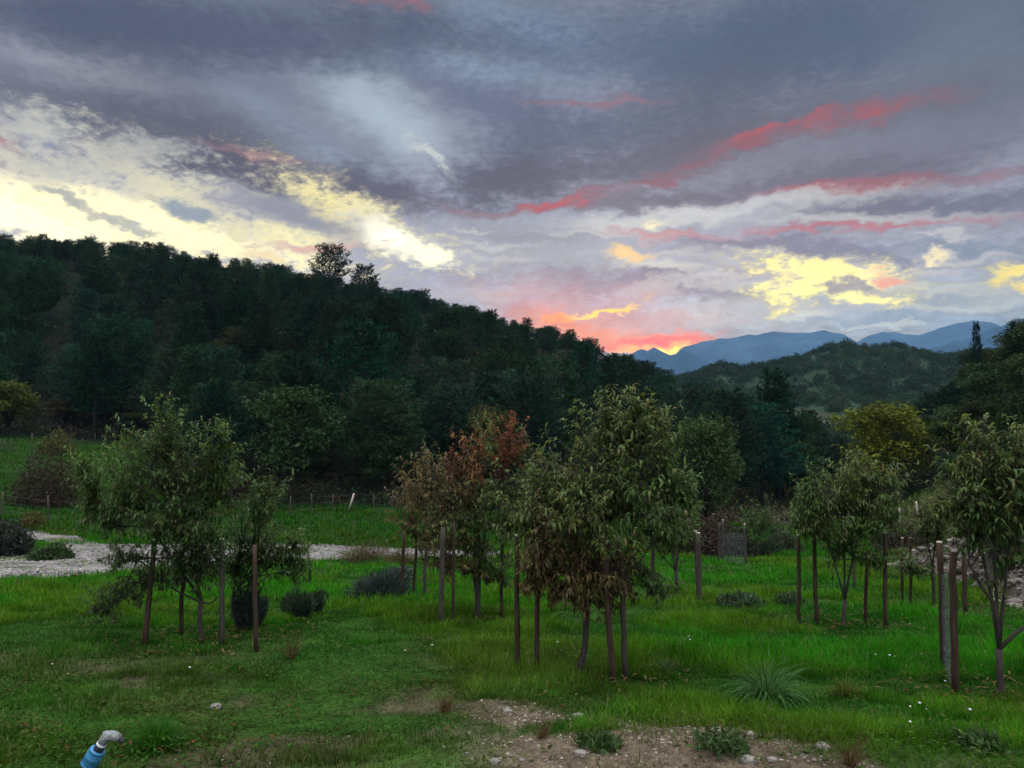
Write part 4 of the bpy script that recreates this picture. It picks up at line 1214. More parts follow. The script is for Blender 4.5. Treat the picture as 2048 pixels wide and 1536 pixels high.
G = M_GREYWOOD
for a in [((1035, 1352), (1033, 1072), 'brown stake left of the tallest peach tree, nearer of its left pair', .042, None, True),
          ((1073, 1350), (1076, 1085), 'dark stake between the left front stake and the trunk of the tallest peach tree', .038, None, True),
          ((1226, 1374), (1206, 1074), 'leaning reddish stake just right of the tallest peach tree trunk', .043, None, True),
          ((1252, 1360), (1240, 1090), 'greyer stake behind the leaning reddish one at the tallest peach tree', .04, G, False),
          ((882, 1253), (886, 1055), 'thick grey-brown stake left of the red topped peach tree', .055, G, False),
          ((907, 1247), (908, 1045), 'thin dark stake beside the thick grey-brown one', .034, None, False),
          ((957, 1241), (957, 1070), 'grey stake at the trunk of the red topped peach tree', .045, G, False),
          ((1003, 1243), (1004, 1075), 'brown stake right of the red topped peach tree trunk', .04, None, False),
          ((803, 1205), (807, 1062), 'leftmost brown stake of the middle row', .045, None, False),
          ((826, 1196), (834, 1060), 'slightly leaning stake beside the leftmost one of the middle row', .04, None, False),
          ((1304, 1190), (1306, 1072), 'dark stake left of the low dark peach tree', .06, G, False),
          ((1353, 1186), (1353, 1080), 'dark stake standing at the thin forked trunk of the low peach tree', .045, G, False),
          ((1400, 1209), (1397, 1066), 'pale topped stake in front of its pair at the edge of the grass aisle', .055, G, True),
          ((1396, 1200), (1391, 1062), 'stake half hidden behind the pale topped one at the grass aisle', .05, G, True),
          ((1437, 1124), (1439, 1045), 'far thin stake, left one of the close pair beyond the aisle', .05, G, False),
          ((1444, 1124), (1446, 1040), 'far thin stake, right one of the close pair beyond the aisle', .06, G, True),
          ((1492, 1128), (1489, 1048), 'lone far stake beside the smallest peach tree', .06, G, True),
          ((290, 1292), (309, 1080), 'brown stake leaning right in front of the large left peach tree', .046, None, True),
          ((362, 1271), (367, 1120), 'short dark stake behind the large left peach tree', .04, None, False),
          ((443, 1290), (444, 1078), 'upright grey stake between the two left peach trees', .046, G, True),
          ((514, 1304), (508, 1090), 'reddish stake in front of the young peach tree leaning right', .04, None, False),
          ((1599, 1252), (1597, 1070), 'outermost left stake of the four on the right of the aisle', .042, None, True),
          ((1632, 1252), (1628, 1062), 'second stake from the left of the four on the right of the aisle', .044, None, True),
          ((1731, 1250), (1734, 1100), 'shorter brown stake right of the forked trunk', .038, None, False),
          ((1771, 1258), (1770, 1066), 'outermost right stake of the four round the forked trunk', .043, None, True),
          ((1709, 1181), (1708, 1088), 'short grey stake seen behind the forked trunk', .05, G, False),
          ((1804, 1217), (1804, 1076), 'slim pale topped stake before the rocky bank, left of two', .034, None, True),
          ((1822, 1221), (1821, 1076), 'slim pale topped stake before the rocky bank, right of two', .036, None, True),
          ((1888, 1347), (1880, 1085), 'thick dark post left of the wire netting by the right edge tree', .046, None, True),
          ((1911, 1390), (1906, 1102), 'thick dark post nearest the camera by the right edge tree', .047, None, True),
          ((1931, 1227), (1928, 1108), 'brown post behind the two thick ones near the right edge', .055, None, False)]:
    stake(*a)


def netting(b0, t0, b1, t1, label, cell=.075, r=.0016):
    """a panel of square wire mesh stretched between two stakes"""
    q = np.random.RandomState(8)
    A0, A1 = ground_at(*b0), ground_at(*b1)
    B0, B1 = at_depth(t0[0], t0[1], A0[1]), at_depth(t1[0], t1[1], A1[1])
    nu, nv = max(6, int(np.linalg.norm(A1 - A0) / cell)), max(8, int(np.linalg.norm(B0 - A0) / cell))
    u = np.linspace(0, 1, nu + 1); v = np.linspace(0, 1, nv + 1)
    P_ = (A0 * (1 - u[:, None, None]) + A1 * u[:, None, None]) * (1 - v[None, :, None]) + (B0 * (1 - u[:, None, None]) + B1 * u[:, None, None]) * v[None, :, None]
    P_ = P_ + q.normal(0, .006, P_.shape)
    paths = [(P_[i_], np.full(nv + 1, r)) for i_ in range(nu + 1)] + [(P_[:, j_], np.full(nu + 1, r)) for j_ in range(nv + 1)]
    V, F = tubes(paths, 3)
    link('wire_netting', mesh_of('wire_netting', V, F, M_WIRE), None, label, 'wire netting')


netting((1888, 1347), (1882, 1150), (1911, 1390), (1907, 1150), 'wire netting panel between the two thick posts at the right', .04)
netting((1437, 1124), (1439, 1065), (1492, 1128), (1489, 1068), 'wire netting round the far stakes beyond the grass aisle', .06, .004)

# ------------------------------------------------------------------ fences
def fence(posts, label, r=.05, mat=None, wires=(.35, .8, 1.2), brace=None, d0=40):
    mat = mat or M_GREYWOOD
    G_ = [ground_at(a, b, d0) for a, b, _, _ in posts]
    o = thing('wire_fence', G_[0], label, 'fence')
    O = G_[0]
    for P0, (a, b, c, e) in zip(G_, posts):
        Tp = at_depth(c, e, P0[1])
        V, F = tubes([(np.array([P0 - (0, 0, .3), P0, (P0 + Tp) / 2, Tp]) - O, np.array([r, r, r * .95, r * .9]))], 7)
        link('post', mesh_of('fence_post', V, F, mat, smooth=True), o)
    if wires:
        V, F = tubes([(np.array([p + (0, 0, h_) for p in G_]) - O, np.full(len(G_), .003)) for h_ in wires], 3)
        link('wire', mesh_of('fence_wire', V, F, M_WIRE), o)
    if brace:
        a, b, c, e = brace
        P0 = ground_at(a, b, d0); Tp = at_depth(c, e, P0[1])
        V, F = tubes([(np.array([P0 - O, (P0 + Tp) / 2 - O, Tp - O]), np.array([.075, .07, .065]))], 7)
        link('brace', mesh_of('fence_brace', V, F, M_CUT, smooth=True), o)['label'] = 'pale slanting pole leaning on the fence'


fence([(533, 1036, 534, 990), (581, 1032, 581, 992), (624, 1027, 623, 987), (666, 1024, 666, 988), (706, 1022, 708, 990), (748, 1019, 748, 990), (786, 1017, 785, 986)],
      'wire fence with pale posts and a slanting brace along the far meadow edge', brace=(697, 1022, 708, 987))
fence([(-90, 1034, -90, 985), (4, 1032, 6, 984), (97, 1046, 96, 990), (178, 1046, 178, 998)], 'wire fence of tall pale posts at the left behind the gravel track', r=.055)
fence([(-20, 902, -20, 876), (0, 903, 0, 878), (9, 902, 9, 879), (23, 902, 23, 877), (64, 906, 64, 866), (165, 888, 165, 876), (190, 880, 190, 866), (204, 879, 204, 867), (218, 878, 218, 870)],
      'old fence of short grey posts at the top of the left meadow', r=.07, mat=M_GREYWOOD, d0=55)
fence([(1770, 1048, 1769, 1012), (1800, 1046, 1798, 1014), (1838, 1044, 1832, 1003)], 'three white topped posts standing on the bank at the right', r=.07, mat=M_CUT, wires=(), d0=20)

# ------------------------------------------------------------------ bushes
def bush(label, px, py, wpx, hpx, colour, seed, name='bush', cat='bush', leaf=.05, n=2600, upright=False, group=None, d0=3.5, wid=.35):
    q = np.random.RandomState(seed)
    B = ground_at(px, py, d0)
    k = B[1] / FPX
    rx, h_ = wpx * k / 2, hpx * k
    if upright:                                       # stiff stems fanning up from the foot
        a = q.uniform(0, 6.283, n); rr_ = np.sqrt(q.rand(n)) * rx
        f0 = np.stack([np.cos(a) * rr_ * .45, np.sin(a) * rr_ * .45, np.zeros(n)], 1)
        rr2 = rr_ * (.7 + .7 * fbm(a * 1.3 + seed, a * 0 + seed, seed, 2))
        f1 = np.stack([np.cos(a) * rr2, np.sin(a) * rr2, h_ * (.55 + .9 * fbm(np.cos(a) * 1.7 + seed, np.sin(a) * 1.7 + rr_ * 3, seed, 2)) * (1.06 - .45 * (rr_ / rx) ** 2) * q.uniform(.75, 1.1, n)], 1)
        u = q.uniform(.15, 1, n)[:, None]
        p = f0 + (f1 - f0) * u
        dr = (f1 - f0) / np.linalg.norm(f1 - f0, axis=1)[:, None] + q.normal(0, .25, (n, 3))
    else:
        v = rand_dirs(n, q); v[:, 2] = np.abs(v[:, 2])
        lump = .6 + .65 * fbm(v[:, 0] * 2.5 + seed, v[:, 1] * 2.5 + v[:, 2] * 2, seed, 3)
        p = v * (q.rand(n) ** .45 * lump)[:, None] * np.array((rx, rx, h_))
        dr = rand_dirs(n, q) + np.array((0, 0, .4))
    dr /= np.linalg.norm(dr, axis=1)[:, None]
    sd = np.cross(dr, rand_dirs(n, q)); sd /= np.linalg.norm(sd, axis=1)[:, None] + 1e-6
    ln = leaf * q.uniform(.6, 1.4, n)
    V, F = strips(p, dr, ln, ln * wid, np.full(n, .3), 2, side=sd, prof=np.array([.5, 1, .1]))
    c = np.asarray(colour) * q.uniform(.55, 1.4, (n, 1))
    V[:, 2] = np.maximum(V[:, 2], -.05)
    return link(name, mesh_of(name, V, F, M_WEED, np.repeat(c, 6, 0)), None, label, cat, group, loc=B)


LAV, DRY, DK = (.050, .066, .062), (.115, .095, .05), (.032, .048, .026)
bush('dark upright lavender clump behind the reddish stake on the left', 500, 1262, 62, 72, (.042, .06, .048), 1, 'lavender_bush', 'lavender', .12, 2600, True, wid=.16)
bush('dark rounded lavender clump on the grass right of the reddish left stake', 600, 1240, 62, 50, (.042, .066, .04), 2, 'lavender_bush', 'lavender', .11, 2400, True, wid=.16)
bush('small lavender clump touching the dark rounded one', 634, 1228, 26, 36, (.042, .066, .04), 3, 'lavender_bush', 'lavender', .1, 900, True, wid=.16)
bush('wide blue-grey lavender bush near the leftmost stake of the middle row', 762, 1204, 118, 52, LAV, 4, 'lavender_bush', 'lavender', .12, 3600, True, wid=.16)
bush('small pale grey-green clump above the blue-grey lavender', 800, 1158, 60, 26, (.08, .1, .085), 5, 'bush', 'bush', .12, 1200)
bush('dry straw-coloured bush at the near edge of the gravel track', 728, 1128, 96, 34, DRY, 6, 'bush', 'bush', .16, 2200, True, wid=.1)
bush('dry straw-coloured tuft trailing right of the larger one by the track', 800, 1130, 70, 24, DRY, 7, 'bush', 'bush', .16, 1200, True, wid=.1)
bush('dark bushy shrub at the left photo edge beside the gravel', 14, 1112, 110, 76, (.036, .042, .032), 8, 'bush', 'bush', .16, 3600, d0=20)
bush('low green rounded clump at the fork of the gravel tracks', 106, 1122, 88, 36, (.04, .07, .024), 9, 'bush', 'bush', .14, 2600, d0=20)
bush('reddish brown thorny shrub on the left below the upper meadow', 95, 1012, 150, 112, (.050, .036, .027), 10, 'bush', 'bush', .2, 5200, d0=45)
bush('yellowish weedy bush beside the left fence post', 62, 1058, 56, 40, (.1, .095, .03), 12, 'bush', 'bush', .15, 1400, d0=36)
bush('reddish brown bush behind the pale topped stakes of the aisle', 1420, 1108, 150, 78, (.06, .04, .032), 13, 'bush', 'bush', .18, 4200, d0=24)
bush('grey-green scrubby bush left of the smallest far peach tree', 1475, 1112, 70, 60, (.05, .062, .036), 14, 'bush', 'bush', .16, 2200, d0=24)
bush('grey-green scrubby bush right of the smallest far peach tree', 1568, 1106, 90, 46, (.055, .068, .036), 15, 'bush', 'bush', .16, 2600, d0=24)
bush('low dark bush at the end of the grass aisle', 1525, 1110, 100, 30, DK, 16, 'bush', 'bush', .14, 2200, d0=24)
bush('dark brushwood bush on top of the rocky bank', 1800, 1100, 130, 62, (.05, .046, .03), 17, 'bush', 'bush', .15, 3600, d0=18)
bush('leafy dark bush over the rocky bank at the right edge', 2010, 1100, 190, 70, (.045, .056, .03), 18, 'bush', 'bush', .14, 4800, d0=15)
bush('yellowish bush under the trees at the top of the left meadow', 112, 908, 76, 52, (.085, .09, .03), 22, 'bush', 'bush', .22, 2600, d0=60)
bush('flat heap of leafy weeds lying in the grass aisle', 1480, 1212, 92, 26, (.05, .085, .04), 19, 'weed_heap', 'weeds', .1, 1800, wid=.3)
bush('small flat clump of weeds left of the outermost right-row stake', 1580, 1206, 60, 18, (.045, .08, .036), 20, 'weed_heap', 'weeds', .1, 1000, wid=.3)
bush('green bush in the meadow far below the left peach tree', 640, 1206, 46, 22, (.035, .06, .022), 21, 'bush', 'bush', .08, 900)


# ------------------------------------------------------------------ grass, weeds, stones
gq = np.random.RandomState(909)
GA, GB, GC = np.array((.028, .158, .006)), np.array((.062, .145, .008)), np.array((.008, .055, .006))


def scatter(y0, y1, count, power=1.0, tmax=.86):
    """ground positions spread over the view between two distances"""
    u = gq.rand(count)
    y = (y0 ** (2 - power) + u * (y1 ** (2 - power) - y0 ** (2 - power))) ** (1 / (2 - power))
    t = gq.uniform(-tmax, tmax, count)
    return t * y, y


def near_poly(x, y):
    """1 on the gravel tracks"""
    px = x / y * FPX + 1024
    ya = np.interp(px, [p for p, *_ in TRACK], [p[1] for p in TRACK_A]); yb = np.interp(px, [p for p, *_ in TRACK], [p[1] for p in TRACK_B])
    return (y < ya) & (y > yb) & (px < 1010)


def grass_patch(y0, y1, count, hgt, wid, lean, seed):
    x, y = scatter(y0, y1, count, .35)
    w = cover(x, y)
    clump = fbm(x / .55, y / .55, 71, 3)
    tuss = fbm(x / 1.6, y / 1.6, 73, 3)
    _, sb, hb = bank(x, y)
    p_keep = (1 - .82 * w['dirt']) * (1 - .6 * w['dirt2']) * (1 - w['forest']) * np.clip(.35 + 1.5 * (clump - .3), .12, 1) * np.where((sb > -.1) & (sb < 1.5) & (hb > .2), .06, 1)
    # the weedy, shorter ground at lower left is thinner in grass
    weedy = (1 - sstep(w['px'] + (tuss - .5) * 300, 700, 1050)) * (1 - sstep(y, 9.5, 12.5))
    p_keep *= 1 - .55 * weedy
    keep = (gq.rand(count) < p_keep) & ~near_poly(x, y)
    x, y, clump, tuss, weedy = x[keep], y[keep], clump[keep], tuss[keep], weedy[keep]
    w = {k: v[keep] for k, v in w.items()}
    n = len(x)
    hh = hgt * gq.uniform(.45, 1.3, n) * (.35 + 1.4 * sstep(tuss, .3, .7)) * (1 - .5 * w['dirt']) * (1 - .45 * weedy)
    a = gq.uniform(0, 6.283, n)
    ln = lean * gq.uniform(.1, 1.0, n)
    dr = np.stack([np.cos(a) * ln, np.sin(a) * ln, np.ones(n)], 1)
    dr /= np.linalg.norm(dr, axis=1)[:, None]
    p = np.stack([x, y, height(x, y) - .01], 1)
    sd = np.stack([-np.sin(a), np.cos(a), np.zeros(n)], 1)
    V, F = strips(p, dr, hh, wid * gq.uniform(.7, 1.3, n), gq.uniform(.3, 1.6, n), 2, side=sd, prof=np.array([.8, .75, .05]))
    big = fbm(x / 4, y / 4, 75, 3)[:, None]
    c = GA * (1 - sstep(big, .4, .65)) + GB * sstep(big, .4, .65)
    dk = sstep(1 - tuss, .45, .62)[:, None]
    c = c * (1 - dk * .75) + GC * dk * .75
    br = np.clip(w['brown'] * .4 + weedy * .25 + w['dirt'] * .5, 0, .85)[:, None]
    c = c * (1 - br) + np.array((.075, .085, .022)) * br
    c = c * (1 - .4 * np.clip(weedy, 0, 1))[:, None]
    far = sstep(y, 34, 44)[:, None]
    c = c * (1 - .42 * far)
    sl_ = (sstep(w['px'], 1720, 1800) * sstep(y, 23, 27))[:, None]
    c = c * (1 - sl_ * .85) + np.array((.06, .052, .024)) * sl_ * .85
    c = c * gq.uniform(.65, 1.4, (n, 1))
    dry = gq.rand(n) < .03
    c[dry] = np.array((.17, .15, .075))
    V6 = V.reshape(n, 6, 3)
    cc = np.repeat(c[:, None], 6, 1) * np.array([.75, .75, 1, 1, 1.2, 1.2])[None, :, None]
    return V, F, cc.reshape(-1, 3)


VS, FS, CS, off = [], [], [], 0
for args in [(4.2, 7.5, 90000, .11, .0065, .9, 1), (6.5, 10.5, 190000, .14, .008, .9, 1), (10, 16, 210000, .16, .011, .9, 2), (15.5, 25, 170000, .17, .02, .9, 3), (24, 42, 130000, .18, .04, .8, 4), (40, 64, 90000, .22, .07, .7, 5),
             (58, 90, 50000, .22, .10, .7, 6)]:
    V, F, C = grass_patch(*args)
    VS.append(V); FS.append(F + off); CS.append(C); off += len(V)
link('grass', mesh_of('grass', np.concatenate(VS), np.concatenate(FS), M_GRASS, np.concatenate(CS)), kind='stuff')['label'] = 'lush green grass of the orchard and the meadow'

# small broad leaved weeds of the trodden foreground
x, y = scatter(4.2, 17, 190000, .5)
w = cover(x, y)
pt = fbm(x / .5, y / .5, 81, 3); pt2 = fbm(x / 1.8, y / 1.8, 83, 3)
weedy = (1 - sstep(w['px'] + (pt2 - .5) * 420, 800, 1200)) * (1 - sstep(y, 9.5, 13)) + .34 * (y < 8.5)
weedy = weedy + .5 * sstep(pt2, .55, .68) * (y > 8)
keep = gq.rand(len(x)) < np.clip(weedy, 0, 1) * np.clip(2.6 * (pt - .36), .03, 1) * (1 - .55 * w['dirt']) * (1 - .4 * w['dirt2'])
x, y, pt, pt2 = x[keep], y[keep], pt[keep], pt2[keep]
n = len(x)
z = height(x, y) + gq.uniform(.0, 1, n) ** 1.5 * (.02 + .16 * np.clip(pt - .35, 0, 1) * 2.2)
a = gq.uniform(0, 6.283, n)
dr = np.stack([np.cos(a), np.sin(a), gq.uniform(-.1, .9, n)], 1); dr /= np.linalg.norm(dr, axis=1)[:, None]
ln = gq.uniform(.022, .06, n)
V, F = strips(np.stack([x, y, z], 1), dr, ln, ln * gq.uniform(.35, .7, n), gq.uniform(.2, 1.2, n), 2, prof=np.array([.35, 1, .15]))
b = np.clip(sstep(pt2, .48, .68) * .75 + .05, 0, 1)[:, None]
c = np.array((.022, .066, .007)) * (1 - b) + np.array((.052, .058, .014)) * b
c = c * gq.uniform(.5, 1.5, (n, 1))
rd = gq.rand(n) < .05
c[rd] = np.array((.08, .04, .018))
link('ground_weeds', mesh_of('ground_weeds', V, F, M_WEED, np.repeat(c, 6, 0)), kind='stuff')['label'] = 'mat of small broad leaved weeds in the foreground'

# loose stones: gravel of the tracks, pebbles of the trodden earth and the bank
ico_v = np.array([(0, 0, 1), (.894, 0, .447), (.276, .851, .447), (-.724, .526, .447), (-.724, -.526, .447), (.276, -.851, .447),
                  (.724, .526, -.447), (-.276, .851, -.447), (-.894, 0, -.447), (-.276, -.851, -.447), (.724, -.526, -.447), (0, 0, -1)])
ico_f = np.array([(0, 1, 2), (0, 2, 3), (0, 3, 4), (0, 4, 5), (0, 5, 1), (1, 6, 2), (2, 7, 3), (3, 8, 4), (4, 9, 5), (5, 10, 1),
                  (2, 6, 7), (3, 7, 8), (4, 8, 9), (5, 9, 10), (1, 10, 6), (6, 11, 7), (7, 11, 8), (8, 11, 9), (9, 11, 10), (10, 11, 6)])


def pebbles(x, y, r, c):
    n = len(x)
    sc = np.stack([r * gq.uniform(.7, 1.5, n), r * gq.uniform(.6, 1.1, n), r * gq.uniform(.35, .7, n)], 1)
    a = gq.uniform(0, 6.283, n)
    v = ico_v[None] * (1 + gq.normal(0, .14, (n, 12, 1))) * sc[:, None]
    ca, sa = np.cos(a)[:, None], np.sin(a)[:, None]
    v = np.stack([v[..., 0] * ca - v[..., 1] * sa, v[..., 0] * sa + v[..., 1] * ca, v[..., 2]], -1)
    v = v + np.stack([x, y, height(x, y) + sc[:, 2] * .35], 1)[:, None]
    f = ico_f[None] + (np.arange(n) * 12)[:, None, None]
    return v.reshape(-1, 3), f.reshape(-1, 3), np.repeat(c, 12, 0)


x, y = scatter(4.2, 10, 60000, .3)
w = cover(x, y)
keep = gq.rand(len(x)) < np.clip(w['dirt'] * .42 + w['dirt2'] * .04 + .001, 0, 1)
x, y = x[keep], y[keep]
parts = [pebbles(x, y, .004 + .017 * gq.rand(len(x)) ** 3.5, np.array((.20, .17, .135)) * gq.uniform(.4, 1.6, (len(x), 1)))]
for _ in range(1):
    u = gq.uniform(0, len(TRACK_A) - 1.001, 16000); k = np.arange(len(TRACK_A)); s_ = gq.rand(16000)
    A_, B_ = np.array(TRACK_A), np.array(TRACK_B)
    ex = np.interp(u, k, A_[:, 0]) * (1 - s_) + np.interp(u, k, B_[:, 0]) * s_
    ey = np.interp(u, k, A_[:, 1]) * (1 - s_) + np.interp(u, k, B_[:, 1]) * s_
    V_, F_, C_ = pebbles(ex, ey, .025 + .05 * gq.rand(16000) ** 3, np.array((.19, .175, .16)) * gq.uniform(.5, 1.5, (16000, 1)))
    V_[:, 2] += .06
    parts.append((V_, F_, C_))
x = gq.uniform(10, 17, 60000); y = gq.uniform(9, 30, 60000)
_, sb, hb = bank(x, y)
keep = (sb > -.25) & (sb < 1.5) & (hb > .25) & (gq.rand(60000) < .35)
x, y = x[keep], y[keep]
parts.append(pebbles(x, y, .03 + .13 * gq.rand(len(x)) ** 4, np.array((.17, .145, .125)) * gq.uniform(.4, 1.5, (len(x), 1))))
VS, FS, CS, off = [], [], [], 0
for V, F, C in parts:
    VS.append(V); FS.append(F + off); CS.append(C); off += len(V)
link('gravel', mesh_of('gravel', np.concatenate(VS), np.concatenate(FS), M_GRAVEL, np.concatenate(CS)), kind='stuff')['label'] = 'loose stones of the tracks, the trodden earth and the bank'


def stone(px, py, wpx, label, c=(.34, .29, .24)):
    P_ = ground_at(px, py, 3)
    r = wpx * P_[1] / FPX / 2
    q = np.random.RandomState(int(px))
    v = rand_dirs(90, q)
    import mathutils
    bm_v = ico_v * 1.0
    f = ico_f
    for _ in range(2):                               # subdivide the icosahedron twice
        mid, nv, nf = {}, list(map(tuple, bm_v)), []

        def md(a, b):
            kk = (min(a, b), max(a, b))
            if kk not in mid:
                m_ = (np.array(nv[a]) + np.array(nv[b])) / 2
                nv.append(tuple(m_ / np.linalg.norm(m_))); mid[kk] = len(nv) - 1
            return mid[kk]
        for a, b, d_ in f:
            ab, bd, da = md(a, b), md(b, d_), md(d_, a)
            nf += [(a, ab, da), (ab, b, bd), (da, bd, d_), (ab, bd, da)]
        bm_v, f = np.array(nv), np.array(nf)
    lump = .75 + .5 * fbm(bm_v[:, 0] * 1.6 + px, bm_v[:, 1] * 1.6 + bm_v[:, 2] * 1.3, 3, 3)
    bm_v = np.sign(bm_v) * np.abs(bm_v) ** .8 * lump[:, None] * np.array((r, r * .75, r * .55))
    return link('stone', mesh_of('stone', bm_v, f, M_STONE), None, label, 'stone', 'loose stones of the trodden earth', loc=P_ + (0, 0, r * .18))


stone(990, 1527, 22, 'pinkish stone at the bottom edge, left of the trodden earth')
stone(1160, 1512, 26, 'flat pale stone in the middle of the trodden earth')
stone(1496, 1527, 32, 'rounded pinkish stone at the bottom of the trodden earth, right of the middle')
stone(1544, 1525, 20, 'smaller grey stone just right of the rounded pinkish one')
stone(1437, 1466, 26, 'pale stone on the far rim of the trodden earth')
stone(1500, 1470, 20, 'small pale stone on the rim below the big grass tussock')
stone(1156, 1436, 22, 'light stone where the trodden earth meets the grass')
stone(1015, 1424, 18, 'small tan stone at the left end of the earth rim')
stone(1645, 1500, 30, 'low tan stone beside the red-brown dried weed at lower right')
stone(1043, 1525, 12, 'tiny white stone beside the pinkish one at the bottom edge')
stone(432, 1416, 22, 'half hidden stone in the weeds at lower left')

# the big tussocks and single weeds
def tussock(px, py, wpx, hpx, label, n=420, c=(.05, .12, .03), seed=1, name='grass_tussock', cat='grass tussock', wid=.009, droop=1.6):
    q = np.random.RandomState(seed)
    B = ground_at(px, py, 3.5)
    k = B[1] / FPX
    a = q.uniform(0, 6.283, n); ln = q.uniform(.15, 1.3, n)
    dr = np.stack([np.cos(a) * ln, np.sin(a) * ln, np.ones(n)], 1); dr /= np.linalg.norm(dr, axis=1)[:, None]
    L_ = np.hypot(hpx, wpx * .5) * k * q.uniform(.5, 1.15, n)
    p = np.stack([np.cos(a), np.sin(a), np.zeros(n)], 1) * (q.rand(n) * .1 * wpx * k)[:, None]
    V, F = strips(p, dr, L_, wid * q.uniform(.6, 1.3, n), droop * q.uniform(.3, 1.3, n), 4, side=np.stack([-np.sin(a), np.cos(a), a * 0], 1), prof=np.array([.6, 1, .9, .6, .05]))
    cc = np.asarray(c) * q.uniform(.5, 1.6, (n, 1))
    return link(name, mesh_of(name, V, F, M_GRASS, np.repeat(cc, 10, 0)), None, label, cat, None, loc=B - (0, 0, .01))


tussock(1535, 1400, 190, 66, 'large arching grass tussock right of the tallest peach tree', 300, (.05, .115, .035), 1, wid=.011, droop=2.6)
for px, py, w_, h_, lab, sd_ in [(1200, 1492, 100, 13, 'leafy green weed low on the trodden earth near its middle', 2), (1445, 1500, 120, 30, 'green weed clump on the trodden earth below the big tussock', 3),
                                 (1960, 1500, 110, 30, 'leafy weed at the lower right in the grass', 6)]:
    bush(lab, px, py, w_, h_, (.05, .088, .03), sd_ + 60, 'leafy_weed', 'weeds', .075, 300, False, 'leafy weeds of the trodden earth', wid=.34)
tussock(310, 1505, 150, 40, 'bright soft grass tuft just right of the water pipe', 700, (.026, .095, .010), 5, wid=.006)
tussock(1330, 1350, 60, 30, 'pale bladed tuft right of the reddish leaning stake', 120, (.08, .13, .05), 6)
tussock(1690, 1395, 80, 34, 'olive grass tuft among the grass at lower right', 200, (.08, .1, .02), 7)
for px, py, w_, h_, lab in [(1083, 1478, 46, 40, 'red-brown dried weed on the left of the trodden earth'), (1700, 1533, 90, 60, 'branching red-brown dried weed at the lower right edge of the earth'),
                            (890, 1425, 60, 34, 'rusty dried weed in the foreground left of the earth rim'), (583, 1320, 20, 66, 'single tall dry stalk right of the reddish left stake')]:
    tussock(px, py, w_, h_, lab, 90, (.085, .046, .028), int(px), 'dried_weed', 'dried weed', .005, .4)

# fallen leaves under the peach trees
pos_ = [ground_at(*b_) for b_ in [(1158, 1358), (952, 1240), (850, 1192), (1352, 1198), (403, 1285), (478, 1262), (1686, 1256), (1868, 1222), (2003, 1394)]]
n = 330 * len(pos_)
ce = np.repeat(np.array(pos_), 330, 0)
a = gq.uniform(0, 6.283, n); r_ = 1.5 * gq.rand(n) ** .7
x, y = ce[:, 0] + np.cos(a) * r_, ce[:, 1] + np.sin(a) * r_
a = gq.uniform(0, 6.283, n)
dr = np.stack([np.cos(a), np.sin(a), gq.uniform(-.2, .5, n)], 1); dr /= np.linalg.norm(dr, axis=1)[:, None]
ln = gq.uniform(.05, .11, n)
V, F = strips(np.stack([x, y, height(x, y) + gq.uniform(.01, .12, n)], 1), dr, ln, ln * .28, gq.uniform(.2, 1.5, n), 3, prof=np.array([.3, 1, .8, .1]))
c = np.where(gq.rand(n, 1) < .6, np.array([[.10, .058, .026]]), np.array([[.15, .12, .045]])) * gq.uniform(.5, 1.3, (n, 1))
link('leaf_litter', mesh_of('leaf_litter', V, F, M_WEED, np.repeat(c, 8, 0)), kind='stuff')['label'] = 'fallen peach leaves in the grass under the trees'

# white clover heads and a fallen leaf
fm = None
M_WHITE = solid_mat('white petals', [(.3, (.5, .5, .45)), (.7, (.7, .7, .66))], 30, bump=0)
for k, (px, py) in enumerate([(1684, 1311), (1752, 1331), (1780, 1338), (1790, 1328), (1891, 1387), (1840, 1444), (1853, 1440), (1821, 1443), (1941, 1459), (1805, 1240), (1821, 1481),
                              (1380, 1306), (1303, 1290), (1378, 1293), (1115, 1310), (784, 1275), (810, 1324), (864, 1317), (136, 1365), (104, 1350), (379, 1366)]):
    P_ = ground_at(px, py)
    if fm is None:
        V = np.concatenate([ico_v * np.array((.011, .011, .008)) + (0, 0, .13)]); fm = mesh_of('clover_head', V, ico_f, M_WHITE, smooth=True)
        q = np.random.RandomState(3)
        Vs, Fs_ = tubes([(np.array([(0, 0, -.02), (.004, .002, .06), (0, 0, .125)]), np.array([.0015, .0013, .001]))], 4)
        stem_m = mesh_of('flower_stem', Vs, Fs_, M_GRASS, np.tile(GA, (len(Vs), 1)))
    o = link('white_flower', fm, None, 'small white flower head standing in the grass', 'flower', 'white flowers in the grass', loc=P_)
    o.rotation_euler.z = k * 1.7
    o.scale = (.8 + .3 * (k % 3),) * 3
    link('stem', stem_m, o)
M_YEL = solid_mat('yellow leaf', [(.3, (.5, .3, .03)), (.7, (.65, .42, .06))], 20, bump=0)
P_ = ground_at(1450, 1438)
V, F = strips(np.array([(0, 0, .06)]), np.array([(1, .2, .35)]), np.array([.075]), np.array([.045]), np.array([1.0]), 4, side=np.array([(-.2, .9, .3)]))
link('fallen_leaf', mesh_of('fallen_leaf', V, F, M_YEL), None, 'bright yellow fallen leaf on the grass by the earth rim', 'leaf', loc=P_)

# ------------------------------------------------------------------ water pipe with the blue coupling
YP = 3.7
pp = lambda a, b, dy=0: at_depth(a, b, YP + dy)
kp = YP / FPX


def lathe(stations, sides=28):
    V, F = tubes([(np.array([p for p, _ in stations]), np.array([r for _, r in stations]) * kp)], sides)
    return V, F


def along(a, b, prof):
    a, b = np.array(a), np.array(b)
    return [(pp(*(a + (b - a) * u)), r) for u, r in prof]


